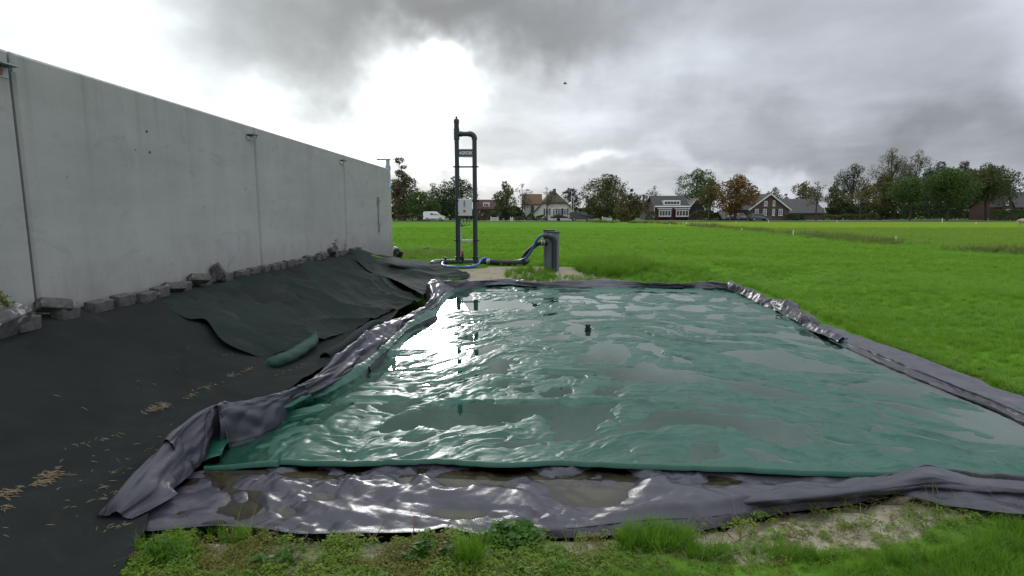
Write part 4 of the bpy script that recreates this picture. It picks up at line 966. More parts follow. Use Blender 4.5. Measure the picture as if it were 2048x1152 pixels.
# dark bundle at the end of the wall
q = at(797, 512, 18.2)
bd = tag(empty("plastic_bundle", (q[0], 18.2, .2)), "dark shiny plastic bundle tucked behind the far end of the wall", "bundle")
m = MB()
for k in range(6):
    a = k * 1.1; m.tube([(.05 * math.cos(a) - .05, .06 * math.sin(a), 0), (.09 * math.cos(a + .5), .08 * math.sin(a), .18 + .03 * k % .1), (-.08 + .07 * math.cos(a + 1), .05 * math.sin(a + 1), .36 - .03 * k)], [.07, .09, .03], 7)
m.build("bundle_wrap", M['black'], bd, True)
m = MB(); m.tube([(-.16, -.02, .30), (-.10, -.06, .40), (.0, -.05, .38)], [.03, .05, .02], 7); m.build("bundle_flap", M['white_plastic'], bd, True)

# ------------------------------------------------------------------ plants, straw and twigs near the camera
def blade_mesh(n, h, r, w, lean, seed, curl=.5, name="grass_tuft"):
    rg = np.random.default_rng(seed); V, Fc = [], []
    for k in range(n):
        a = rg.uniform(0, 2 * math.pi); rad = r * math.sqrt(rg.uniform()); bx, by_ = rad * math.cos(a), rad * math.sin(a)
        d = rg.uniform(0, 2 * math.pi); L_ = h * rg.uniform(.55, 1.1); le = lean * rg.uniform(.3, 1.2); dx, dy = math.cos(d), math.sin(d); px, py = -dy, dx; ww = w * rg.uniform(.7, 1.2)
        b = len(V)
        for i, f in enumerate((0, .4, .75)):
            o_ = le * L_ * (f ** 1.8); z = L_ * f * (1 - curl * le * f * .5); k_ = ww * (1, .85, .5)[i] / 2
            V += [(bx + dx * o_ + px * k_, by_ + dy * o_ + py * k_, z), (bx + dx * o_ - px * k_, by_ + dy * o_ - py * k_, z)]
        o_ = le * L_; V.append((bx + dx * o_, by_ + dy * o_, L_ * (1 - curl * le * .5)))
        Fc += [(b, b + 1, b + 3, b + 2), (b + 2, b + 3, b + 5, b + 4), (b + 4, b + 5, b + 6)]
    me = bpy.data.meshes.new(name); me.from_pydata(V, [], Fc); return me
def leafy_mesh(n, r, h, s, seed, name="weed_clump"):
    rg = np.random.default_rng(seed); V, Fc = [], []
    for k in range(n):
        a = rg.uniform(0, 2 * math.pi); q = math.sqrt(rg.uniform()); x, y = r * q * math.cos(a), r * q * math.sin(a); z = h * (1 - q * q) * rg.uniform(.35, 1.0) + .004
        d = rg.uniform(0, 2 * math.pi); t = rg.uniform(-.5, .6); ss = s * rg.uniform(.6, 1.25)
        ax_ = np.array([math.cos(d) * math.cos(t), math.sin(d) * math.cos(t), math.sin(t)]); bx_ = np.array([-math.sin(d), math.cos(d), rg.uniform(-.3, .3)]); c = np.array([x, y, z])
        b = len(V); V += [tuple(c - ax_ * ss * .5), tuple(c + bx_ * ss * .36), tuple(c + ax_ * ss * .6), tuple(c - bx_ * ss * .36)]; Fc.append((b, b + 1, b + 2, b + 3))
    me = bpy.data.meshes.new(name); me.from_pydata(V, [], Fc); return me
def scatter(name, pos, meshes, mat_, smin, smax, tilt=.15, label=None, scl=None):
    """one 'stuff' object: copies of a few small meshes on given points, by geometry nodes"""
    pos = np.asarray(pos, float); n = len(pos)
    col = bpy.data.collections.new(name + "_sources")
    for i, me in enumerate(meshes):
        me.materials.append(mat_); ob = bpy.data.objects.new("%s_source_%02d" % (name, i), me); col.objects.link(ob)
    me = bpy.data.meshes.new(name); me.vertices.add(n); me.vertices.foreach_set('co', pos.astype(np.float32).ravel())
    rg = np.random.default_rng(len(name) * 7 + n)
    rot = np.stack([rg.normal(0, tilt, n), rg.normal(0, tilt, n), rg.uniform(0, 6.283, n)], -1)
    a = me.attributes.new('rot', 'FLOAT_VECTOR', 'POINT'); a.data.foreach_set('vector', rot.astype(np.float32).ravel())
    s = rg.uniform(smin, smax, n) * (1 if scl is None else scl)
    a = me.attributes.new('scl', 'FLOAT', 'POINT'); a.data.foreach_set('value', s.astype(np.float32))
    a = me.attributes.new('idx', 'INT', 'POINT'); a.data.foreach_set('value', rg.integers(0, len(meshes), n).astype(np.int32))
    ob = link(bpy.data.objects.new(name, me)); ob['kind'] = 'stuff'
    if label: ob['label'] = label
    ng = bpy.data.node_groups.new(name, 'GeometryNodeTree')
    ng.interface.new_socket("Geometry", in_out='INPUT', socket_type='NodeSocketGeometry'); ng.interface.new_socket("Geometry", in_out='OUTPUT', socket_type='NodeSocketGeometry')
    N, L = ng.nodes, ng.links; gi, go = N.new('NodeGroupInput'), N.new('NodeGroupOutput')
    ip = N.new('GeometryNodeInstanceOnPoints'); ci = N.new('GeometryNodeCollectionInfo'); ci.inputs[0].default_value = col; ci.inputs['Separate Children'].default_value = True; ci.inputs['Reset Children'].default_value = True
    def at_(nm, ty): q = N.new('GeometryNodeInputNamedAttribute'); q.data_type = ty; q.inputs['Name'].default_value = nm; return q.outputs['Attribute']
    L.new(gi.outputs[0], ip.inputs['Points']); L.new(ci.outputs[0], ip.inputs['Instance']); ip.inputs['Pick Instance'].default_value = True
    L.new(at_('idx', 'INT'), ip.inputs['Instance Index']); L.new(at_('rot', 'FLOAT_VECTOR'), ip.inputs['Rotation']); L.new(at_('scl', 'FLOAT'), ip.inputs['Scale'])
    L.new(ip.outputs[0], go.inputs[0])
    ob.modifiers.new("scatter", 'NODES').node_group = ng
    return ob
def field_points(r0, r1, dens):
    n = int((r1 * 2.1 + 3) * (r1 - r0) * dens)
    Y = rng.uniform(r0, r1, n); X = rng.uniform(-1, 1, n) * (Y * .98 + 1.2)
    keep = ~in_basin(X, Y, .06) & ~((X < tx(np.clip(Y, 2, 17)) + .2) & (Y < 17.8) & (X < -1.2)) & ((X > wx(Y) + .05) | (Y > 17.8)) & (Y > hy(X) - 10)
    keep &= ~((Y < 3.6) & (X < 4.9))
    keep &= sand_amount(X, Y) < .45 + rng.uniform(-.12, .12, n)
    keep &= ~((np.abs(X + 1.35) < .9) & (np.abs(Y - 16.3) < .25))
    return X[keep], Y[keep]
lawn = [blade_mesh(22, .085, .05, .0042, .75, 300 + i) for i in range(5)]
X1, Y1 = field_points(2.6, 9, 170); X2, Y2 = field_points(9, 16, 75); X3, Y3 = field_points(16, 30, 24); X4, Y4 = field_points(30, 58, 7)
Xf, Yf = np.concatenate([X1, X2, X3, X4]), np.concatenate([Y1, Y2, Y3, Y4])
sc = np.concatenate([np.full(len(X1), 1.0), np.full(len(X2), 1.15), np.full(len(X3), 1.5), np.full(len(X4), 2.0)]) * (1 + .35 * fbm(Xf * .8, Yf * .8, 3, 61))
dk = fbm(Xf * .09 + Yf * .22, Yf * .10 - Xf * .03, 3, 63) + .35 * rng.normal(size=len(Xf)) > .12
zf = ground_z(Xf, Yf) - .015
pst = (Yf > ditch_y(Xf)) & (Xf > 12)
M['lawn2'] = leafmat('field_grass_blades_dark', (.125, .265, .018), (.165, .32, .024), .5)
M['past'] = leafmat('pasture_grass_blades', (.165, .275, .045), (.205, .315, .055), .5)
def sub(m_): return np.stack([Xf[m_], Yf[m_], zf[m_]], -1), sc[m_]
for nm, msk, mt in (("meadow_grass", ~dk & ~pst, 'lawn'), ("meadow_grass_dark", dk & ~pst, 'lawn2'), ("pasture_grass", pst, 'past')):
    p_, s_ = sub(msk); scatter(nm, p_, [m_.copy() for m_ in lawn], M[mt], .8, 1.25, .12, scl=s_)
# rank grass: mound behind the basin, fringe along its edges, clumps before the apron
tall = [blade_mesh(26, .26, .06, .0052, .7, 340 + i) for i in range(5)]
pp, ss = [], []
def patch(cu, cv, ru, rv, n, z=.1, s=1.0):
    for _ in range(n):
        a, r = rng.uniform(0, 6.283), math.sqrt(rng.uniform()); q = P(cu + ru * r * math.cos(a), cv + rv * r * math.sin(a), z)
        if in_basin(q[0], q[1], -.10): continue
        pp.append((q[0], q[1], float(ground_z(q[0], q[1])) - .02)); ss.append(s * rng.uniform(.6, 1.2))
patch(1225, 538, 80, 14, 480, .12, 1.35); patch(1330, 548, 90, 10, 260, .1, .75); patch(1060, 550, 50, 7, 220, .1, .7); patch(1140, 556, 90, 5, 220, .1, .5); patch(1420, 556, 70, 8, 130, .1, .5)
patch(980, 515, 60, 4, 90, .2, .6); patch(1075, 521, 40, 5, 60, .2, .6); patch(870, 512, 60, 5, 60, .2, .55); patch(1145, 524, 30, 6, 70, .2, .7); patch(915, 553, 18, 4, 30, .1, .3)
for Y in np.arange(3.4, 13, .045):
    x = float(rx(Y)) + .45 + rng.uniform(.0, .22); pp.append((x, Y, float(ground_z(x, Y)) - .02)); ss.append(rng.uniform(.25, .55))
scatter("rank_grass", pp, tall, M['rank'], .9, 1.1, .15, scl=np.array(ss))
# foreground verge
pp, ss, wp, ws, w2p, w2s, yp, ysc = [], [], [], [], [], [], [], []
n = 26000
X = rng.uniform(-2.1, 3.4, n); Y = rng.uniform(1.75, 3.05, n); nz = fbm(X * 2.1, Y * 2.1, 4, 81); nz2 = fbm(X * 3.3, Y * 3.3, 3, 85)
for x, y, a, b in zip(X, Y, nz, nz2):
    h = float(hy(x)) - .02
    if y > h or x < -1.9 - .15 * (y - 2.4): continue
    d = h - y; right = float(sstep(-.25, .9, x))
    g_lim = .46 + .12 * a + .16 * float(sstep(.5, 1.2, x)) - .10 * float(sstep(2.6, 3.1, x)) if x > .3 else .33 + .25 * a
    if d > g_lim and rng.uniform() < right * .62 + .02 + .05 * (d > .45): pp.append((x, y, -.02)); ss.append(rng.uniform(.24, .50) * (.5 + .5 * right) * (1 + .5 * a) * (1 + .25 * min(d, .6)))
    elif rng.uniform() < (1 - right * .88) * (.55 if b + .25 * (d > .25) > -.12 else .05) * (.35 if d < .06 else 1): (wp if a < .25 else yp).append((x, y, -.018)); (ws if a < .25 else ysc).append(rng.uniform(.6, 1.3))
    elif d < .3 and x > .3 and rng.uniform() < .03: wp.append((x, y, -.018)); ws.append(rng.uniform(.4, .9))
for (cu, cv, ru, rv, k, s) in [(1315, 1082, 85, 20, 190, .62), (1420, 1105, 60, 14, 60, .5), (1570, 1105, 70, 12, 60, .45), (940, 1120, 26, 16, 26, 1.0), (1640, 1115, 60, 10, 40, .45), (1800, 1115, 60, 10, 40, .45), (1990, 1095, 60, 12, 60, .55), (330, 1100, 60, 25, 26, .7), (480, 1075, 60, 10, 14, .6)]:
    for _ in range(k):
        a, r = rng.uniform(0, 6.283), math.sqrt(rng.uniform()); q = P(cu + ru * r * math.cos(a), cv + rv * r * math.sin(a), 0); pp.append((q[0], q[1], -.02)); ss.append(s * rng.uniform(.5, 1.0))
for (cu, cv, ru, rv, k) in [(1030, 1075, 45, 16, 36), (860, 1105, 40, 16, 5), (560, 1120, 60, 16, 4), (345, 1110, 40, 20, 4)]:
    for _ in range(k):
        a, r = rng.uniform(0, 6.283), math.sqrt(rng.uniform()); q = P(cu + ru * r * math.cos(a), cv + rv * r * math.sin(a), 0); w2p.append((q[0], q[1], -.02)); w2s.append(rng.uniform(.8, 1.6))
scatter("verge_grass_blades", pp, [blade_mesh(16, .24, .035, .0046, .65, 360 + i) for i in range(6)], M['rank'], .85, 1.15, .16, scl=np.array(ss))
dd = [(x, float(hy(x)) - rng.uniform(.08, .8), -.02) for x in rng.uniform(-1.9, 3.3, 420)]
scatter("dead_grass_blades", dd, [blade_mesh(5, .16, .04, .0036, 1.5, 440 + i, .9) for i in range(5)], M['drygrass'], .5, 1.1, .4)
scatter("chickweed", wp, [leafy_mesh(46, .038, .035, .0135, 380 + i) for i in range(5)], M['weed'], .9, 1.1, .2, scl=np.array(ws))
M['weed3'] = leafmat('yellowish_moss_leaves', (.16, .17, .02), (.20, .19, .035), .4)
scatter("yellow_moss", yp, [leafy_mesh(46, .038, .03, .010, 390 + i) for i in range(4)], M['weed3'], .9, 1.1, .2, scl=np.array(ysc))
scatter("dark_weeds", w2p, [leafy_mesh(40, .045, .06, .028, 400 + i) for i in range(4)], M['weed2'], .9, 1.1, .3, scl=np.array(w2s))
yp = [(float(rx(Y)) + .50 + rng.uniform(-.02, .35), Y, .06) for Y in np.repeat(np.arange(3.2, 7.5, .03), 2)]
scatter("chickweed_edge", [(a, b, float(ground_z(a, b)) - .01) for a, b, _ in yp], [leafy_mesh(46, .04, .035, .014, 410 + i) for i in range(3)], M['weed'], .8, 1.3, .2)
# straw caught on the black fabric, twigs on the sand
m = MB()
for (cu, cv, ru, rv, k) in [(306, 815, 26, 9, 60), (325, 812, 8, 5, 30), (92, 950, 24, 16, 75), (78, 966, 16, 9, 40), (12, 985, 22, 12, 60), (8, 1015, 10, 5, 14), (380, 790, 14, 5, 18), (415, 772, 26, 4, 20), (462, 750, 12, 4, 16), (495, 739, 12, 4, 16), (192, 881, 40, 3, 14), (150, 889, 20, 3, 8), (230, 945, 22, 8, 20), (225, 990, 34, 8, 22), (205, 975, 12, 4, 10),
                            (215, 1058, 30, 8, 14), (300, 900, 200, 90, 60), (120, 1000, 150, 100, 50), (480, 700, 150, 60, 24), (575, 740, 30, 6, 14), (660, 710, 20, 6, 8), (300, 740, 200, 60, 16)]:
    for _ in range(int(k * (.9 if k > 8 and ru < 60 else .5))):
        a, r = rng.uniform(0, 6.283), rng.uniform() ** .8; q = B(cu + 1.25 * ru * r * math.cos(a), cv + rv * r * math.sin(a) * .8 - .38 * ru * r * math.cos(a), .05)
        q[2] += rng.uniform(-.006, .010); L_ = rng.uniform(.012, .05); d = rng.normal(.5, .8); dx, dy = math.cos(d) * L_, math.sin(d) * L_; w = .0008
        q2 = np.array([q[0] + dx, q[1] + dy, 0]); q2[2] = q[2] + float(bank_z(q2[0], q2[1]) - bank_z(q[0], q[1])) + rng.uniform(-.003, .006); n = np.array([-dy, dx, 0]) / L_ * w
        m.add([q + n, q - n, q2 - n, q2 + n, (q + q2) / 2 + np.array([0, 0, .004])], [(0, 1, 4), (1, 2, 4), (2, 3, 4), (3, 0, 4)])
o = m.build("straw", M['straw']); tag(o, kind='stuff')
m = MB()
for _ in range(420):
    x = rng.uniform(-1.6, 3.2); y = float(hy(x)) - rng.uniform(.03, .42); L_ = rng.uniform(.015, .08) if rng.uniform() < .9 else rng.uniform(.1, .2); d = rng.uniform(0, 3.14); r_ = .0011 + L_ * .012
    c_ = [(x + math.cos(d) * L_ * f + rng.normal(0, .004), y + math.sin(d) * L_ * f + rng.normal(0, .004), .0 + rng.uniform(-.01, .012)) for f in (0, .5, 1)]
    m.tube(c_, r_, 4)
tag(m.build("twigs", M['twig']), kind='stuff')
m = MB()
for _ in range(260):
    Y = 3.6 + 9 * rng.uniform() ** 1.7; X = float(lx(Y)) + .1 + (float(rx(Y)) - float(lx(Y)) - .2) * rng.uniform(); s_ = rng.uniform(.004, .012); d = rng.uniform(0, 6.28); A = np.array([math.cos(d), math.sin(d), .15]) * s_; Bq = np.array([-math.sin(d), math.cos(d), -.1]) * s_ * .5; q = np.array([X, Y, .004 + rng.uniform(0, .004)])
    m.add([q - A, q + Bq, q + A, q - Bq], [(0, 1, 2, 3)])
o = m.build("leaf_litter", M['twig']); tag(o, kind='stuff')
# little weeds by the wall
def weed(name, base, h, spread, n, mat_, label, seed, s=.03):
    rg = np.random.default_rng(seed); e = tag(empty(name, base), label, "weed")
    st = MB(); V, Fc = [], []
    for k in range(max(2, n // 12)):
        a = rg.uniform(0, 6.28); tip = np.array([spread * math.cos(a), spread * math.sin(a), h * rg.uniform(.6, 1.0)]); st.tube([(0, 0, 0), tip * [.4, .4, .6], tip], [.004, .003, .0015], 5)
        for j in range(12):
            f = rg.uniform(.15, 1); c = tip * [f ** 1.4, f ** 1.4, f] + rg.normal(0, .012, 3); d = rg.uniform(0, 6.28); t = rg.uniform(-.3, .9); z = s * rg.uniform(.6, 1.4)
            A = np.array([math.cos(d) * math.cos(t), math.sin(d) * math.cos(t), math.sin(t)]); Bq = np.array([-math.sin(d), math.cos(d), .2]); b = len(V)
            V += [c, c + A * z * .5 + Bq * z * .3, c + A * z, c + A * z * .5 - Bq * z * .3]; Fc.append((b, b + 1, b + 2, b + 3))
    st.build("stem", M['twig'], e); lf = MB(); lf.add(V, Fc); lf.build("leaves", mat_, e)
M['dockweed'] = leafmat('dried_dock_leaves', (.03, .03, .018), (.045, .04, .025), .1)
q = B(620, 514); weed("weed_plant", (float(wx(q[1])) + .10, q[1], float(bank_z(q[0], q[1])) + .02), .36, .07, 60, M['dockweed'], "dark dried weed standing among the bricks before the wall", 5, .055)
q = B(8, 655); weed("weed_plant", (float(wx(q[1])) + .14, q[1] - .05, float(bank_z(float(wx(q[1])) + .14, q[1])) + .18), .22, .16, 130, M['weed'], "bushy green weed growing on the tilted kerb slab at the left edge", 6, .035)
q = B(652, 509); weed("weed_plant", (float(wx(q[1])) + .06, q[1] + .1, float(bank_z(float(wx(q[1])) + .06, q[1])) + .10), .2, .05, 24, M['dockweed'], "tiny weed sprig between the lifted brick and the fabric fold", 8, .03)
# reeds along the ditch
pp, ss = [], []
for _ in range(2600):
    i = rng.integers(0, len(DITCH) - 1); f = rng.uniform(); q = DITCH[i] * (1 - f) + DITCH[i + 1] * f
    if fbm(q[0] * .35, q[1] * .2, 3, 91) < rng.uniform(-.35, .5): continue
    pp.append((q[0] + rng.normal(0, .5), q[1] + rng.normal(0, .45), .16)); ss.append(rng.uniform(.5, 1.3) * (1 + q[1] / 90))
scatter("ditch_reeds", pp, [blade_mesh(24, .30, .12, .012, .8, 420 + i) for i in range(4)], M['drygrass'], .9, 1.1, .2, scl=np.array(ss))
pp = [(q[0] + rng.normal(0, .4), q[1] + rng.normal(0, .3), .18) for q in [P(rng.uniform(795, 905), rng.uniform(503, 516), .2) for _ in range(170)]]
scatter("dry_grass", pp, [blade_mesh(20, .30, .10, .007, .9, 430 + i) for i in range(3)], M['drygrass'], .5, 1.1, .2)
# ------------------------------------------------------------------ far things: helpers
GZ = .235
def fx(u, Y, z=GZ): return (u - 1024) * (Y * CP + (EYE - z) * SP) / F
def fz(v, Y): return at(1024, v, Y)[2]
M['leaf_dark'] = leafmat('foliage_dark', (0.0342, 0.0615, 0.0239), (0.0512, 0.0854, 0.0307), .2, .7)
M['leaf_pine'] = leafmat('foliage_pine', (0.0239, 0.0410, 0.0239), (0.0342, 0.0547, 0.0290), .1, .7)
M['leaf_green'] = leafmat('foliage_green', (0.0519, 0.1007, 0.0274), (0.0762, 0.1297, 0.0335), .25, .7)
M['leaf_mid'] = leafmat('foliage_mid', (0.0702, 0.0976, 0.0335), (0.1007, 0.1250, 0.0427), .25, .7, (.090, .080, .025))
M['leaf_olive'] = leafmat('foliage_olive', (0.0966, 0.0939, 0.0322), (0.1275, 0.1181, 0.0403), .25, .7, (.11, .085, .024))
M['leaf_brown'] = leafmat('foliage_brown', (0.0915, 0.0762, 0.0427), (0.1220, 0.1007, 0.0519), .2, .7, (.045, .052, .024))
M['leaf_orange'] = leafmat('foliage_orange', (0.1830, 0.1074, 0.0305), (0.2440, 0.1342, 0.0366), .25, .7, (.085, .072, .024))
M['leaf_pale'] = leafmat('foliage_pale', (.105, .110, .060), (.135, .138, .080), .25, .7)
def tree(u0, u1, vtop, Y, label, leaf, crown0=.3, dens=1.0, bark='bark', seed=0, lobes=9, squash=1.0, shape='round', leafsize=None, name="tree", cat="tree", group="trees along the far road", base_v=None):
    rg = np.random.default_rng(seed + 1000); X = fx((u0 + u1) / 2, Y); W = (u1 - u0) * Y * CP / F; H = fz(vtop, Y) - GZ
    e = tag(empty(name, (X, Y, GZ - .05)), label, cat, group)
    zc0 = H * crown0; ch = H - zc0
    L_ = []
    for k in range(lobes):
        a = rg.uniform(0, 6.283); t = (k + .5) / lobes
        if shape == 'round': prof = math.sin(math.pi * (.16 + .80 * t)) ** .7
        elif shape == 'cone': prof = 1.05 - .85 * t
        elif shape == 'spread': prof = .55 + .5 * t if t < .75 else .8
        else: prof = .8
        rr = W * .5 * prof; d = rr * .62 * math.sqrt(rg.uniform(.25, 1)); s = max(rr * rg.uniform(.42, .66), W * .12)
        L_.append((np.array([d * math.cos(a), d * math.sin(a) * squash, zc0 + ch * (.10 + .82 * t)]), np.array([s, s * squash, min(s, ch * .30) * rg.uniform(.75, 1.05)])))
    top = L_[-1]; L_[-1] = (np.array([top[0][0] * .4, top[0][1] * .4, H - top[1][2]]), top[1])
    tb = MB(); tr = max(.07, H * .016 + W * .008)
    tb.tube([(0, 0, 0), (.02 * W * rg.normal(), 0, zc0 * .6), (.03 * W * rg.normal(), .02 * W, zc0 + ch * .25), (0, 0, zc0 + ch * .55)], [tr * 1.25, tr, tr * .75, tr * .3], 8)
    nb = 2 if dens > .8 else 9
    for c, s in L_:
        st = np.array([0, 0, zc0 + (c[2] - zc0) * .35]); mid = (st + c) / 2 + np.array([0, 0, -.06 * ch]) * rg.uniform(0, 1)
        tb.tube([st, mid, c], [tr * .42, tr * .28, tr * .12], 5)
        for _ in range(nb):
            v = rg.normal(size=3); v /= np.linalg.norm(v); v[2] = abs(v[2]) * .8 + .1; p2 = c + v * s * rg.uniform(.6, 1.15)
            tb.tube([c - (c - mid) * rg.uniform(0, .6), (c + p2) / 2 + rg.normal(0, .08, 3) * s, p2], [tr * .14, tr * .09, tr * .045], 4, False)
    tb.build("trunk", M[bark], e, True)
    apx = (u1 - u0) * (H * (1 - crown0)) * F / Y / 4
    ls = leafsize or (.31 if dens > .8 else .24)
    lp = ls * F / Y / 2
    n = int(min(12000, max(260, apx / (lp * lp) * 6.5 * dens ** 1.6)))
    vol = np.array([s[0] * s[2] for c, s in L_]) ** .9; pick = rg.choice(lobes, n, p=vol / vol.sum())
    Cc = np.array([c for c, s in L_])[pick]; Ss = np.array([s for c, s in L_])[pick]
    v = rg.normal(size=(n, 3)); v /= np.linalg.norm(v, axis=1, keepdims=True); r = rg.uniform(.45 if dens > .8 else .25, 1.0, n) ** .6 * (1 + .10 * rg.normal(size=n))
    p = Cc + v * Ss * r[:, None]
    # clump: pull leaves to nearby twig ends so gaps stay open
    tw = Cc[::7] + v[::7] * Ss[::7] * r[::7][:, None]; w = tw[rg.integers(0, len(tw), n)]
    a = rg.normal(size=(n, 3)); a /= np.linalg.norm(a, axis=1, keepdims=True); b = np.cross(a, rg.normal(size=(n, 3))); b /= np.linalg.norm(b, axis=1, keepdims=True)
    s = ls * rg.uniform(.55, 1.25, n)[:, None]
    kx = W * .5 / np.percentile(np.abs(p[:, 0]), 97); p[:, 0] *= kx; p[:, 1] *= kx; zt = np.percentile(p[:, 2], 99.3); p[:, 2] = np.where(p[:, 2] > zc0, zc0 + (p[:, 2] - zc0) * (H - zc0) / max(zt - zc0, .1), p[:, 2])
    keep = p[:, 2] > .05
    V = np.stack([p - a * s * .6, p + b * s * .42, p + a * s * .6, p - b * s * .42], 1)[keep]
    mesh_np("crown", V.reshape(-1, 3), np.arange(len(V) * 4).reshape(-1, 4), M[leaf], e, smooth=False)
    return e
T = tree
T(778, 838, 345, 122, "broad brown tree directly behind the far end of the concrete wall", 'leaf_brown', .05, 1.3, seed=1, lobes=12)
T(783, 816, 314, 128, "narrow spire tree rising above the brown tree behind the wall", 'leaf_mid', .3, .75, seed=2, lobes=8, shape='col')
T(813, 880, 384, 118, "round dark green bushy tree behind the white van", 'leaf_green', .02, 1.3, seed=3, lobes=12)
T(845, 888, 368, 130, "open dark tree between the bushy tree and the pipe tower", 'leaf_dark', .25, .8, seed=4)
T(878, 946, 356, 132, "big dark tree standing behind the pipe tower", 'leaf_dark', .08, 1.2, seed=5, lobes=12)
T(868, 906, 392, 124, "low dark bush tree left of the pipe tower, beyond the van", 'leaf_dark', .02, 1.2, seed=6, lobes=8)
T(990, 1034, 366, 121, "olive brown tree between the red roofed house and the white farmhouse", 'leaf_mid', .12, 1.1, seed=7, lobes=10)
T(1003, 1024, 362, 124, "thin bare topped tree rising out of the olive brown one", 'leaf_pale', .5, .3, seed=8, lobes=5)
T(1028, 1062, 368, 123, "almost bare pale tree before the orange tiled roof", 'leaf_pale', .25, .4, 'bark_pale', seed=9, lobes=8)
T(1076, 1112, 374, 113, "small thin tree with bare crown in front of the white farmhouse", 'leaf_olive', .42, .33, seed=10, lobes=7)
T(1124, 1166, 377, 140, "dark pine behind the white farmhouse's right roof slope", 'leaf_pine', .35, .9, seed=11, lobes=9, shape='spread')
T(1172, 1256, 351, 124, "wide dense olive green tree right of the black van", 'leaf_mid', .06, 1.35, seed=12, lobes=15)
T(1160, 1186, 392, 128, "brownish shrub tree behind the black van", 'leaf_olive', .05, .9, seed=13, lobes=7)
T(1234, 1296, 388, 101, "broad low bush standing forward of the road at the field edge", 'leaf_brown', .0, 1.4, seed=14, lobes=12, group="bushes at the field edge", cat="bush", name="bush")
T(1252, 1272, 378, 118, "dark tree top sticking out behind the broad low bush", 'leaf_dark', .1, 1.0, seed=15, lobes=6)
T(1290, 1326, 372, 136, "thin pale tree behind the left end of the brick house with dormer", 'leaf_pale', .3, .4, seed=16, lobes=8)
T(1352, 1428, 341, 146, "large green tree towering behind the brick house with dormer", 'leaf_green', .15, 1.15, seed=17, lobes=14)
T(1396, 1442, 360, 121, "slender olive tree with a visible stem beside the flagpole", 'leaf_olive', .32, .9, seed=18, lobes=10)
T(1434, 1506, 353, 117, "orange brown chestnut tree left of the brown gabled farmhouse", 'leaf_orange', .14, 1.35, seed=19, lobes=15)
T(1528, 1562, 375, 150, "rounded tree peeping over the brown farmhouse roof", 'leaf_mid', .3, .8, seed=20, lobes=8)
T(1560, 1580, 388, 150, "small hazy tree right of the brown farmhouse's gable top", 'leaf_mid', .3, .7, seed=21, lobes=6)
T(1576, 1632, 366, 148, "olive tree above the long barn roof", 'leaf_olive', .2, 1.1, seed=22, lobes=10)
T(1612, 1652, 364, 115, "thin see-through young tree in front of the barn's right end", 'leaf_pale', .38, .42, seed=23, lobes=8)
T(1648, 1690, 366, 134, "dense dark green tree just right of the barn", 'leaf_mid', .08, 1.1, seed=24, lobes=9)
T(1668, 1736, 330, 142, "tall open crowned dark tree left of the tallest pale tree", 'leaf_dark', .35, .7, seed=25, lobes=13)
T(1676, 1720, 392, 128, "low dark bushes below the tall open crowned tree", 'leaf_dark', .0, 1.2, seed=26, lobes=8)
T(1692, 1748, 368, 117, "yellowish young roadside tree with thin stem, first of the row", 'leaf_olive', .35, .9, seed=27, lobes=10, group="young roadside trees")
T(1728, 1794, 352, 136, "dark olive tree filling the space below the tallest tree", 'leaf_mid', .08, 1.49, seed=28, lobes=17)
T(1742, 1806, 299, 147, "tallest pale tree of the far row, its left crown", 'leaf_pale', .35, .62, seed=29, lobes=14, bark='bark')
T(1796, 1852, 303, 149, "pale see-through tree leaning against the tallest one on its right", 'leaf_pale', .35, .62, seed=30, lobes=12)
T(1786, 1852, 354, 116, "green round roadside tree with a leaning pale stem", 'leaf_green', .38, 1.55, seed=31, lobes=18, group="young roadside trees")
T(1852, 1934, 338, 115, "green roadside tree with the broadest round crown", 'leaf_green', .33, 1.69, seed=32, lobes=20, group="young roadside trees")
T(1928, 2012, 334, 119, "last roadside tree with dense crown beside the far right house", 'leaf_mid', .36, 1.55, seed=33, lobes=20, group="young roadside trees")
T(1836, 1900, 328, 152, "dark tall tree behind the broadest roadside tree, left one", 'leaf_dark', .05, 1.62, seed=34, lobes=18)
T(1888, 1946, 327, 150, "dark tall tree behind the gap of two roadside trees", 'leaf_brown', .05, 1.62, seed=35, lobes=18)
T(1930, 2000, 331, 152, "dark tall tree behind the last roadside tree", 'leaf_dark', .05, 1.62, seed=36, lobes=18)
T(1800, 1846, 372, 150, "dark filler tree behind the roadside tree with the leaning stem", 'leaf_dark', .05, 1.49, seed=37, lobes=15)
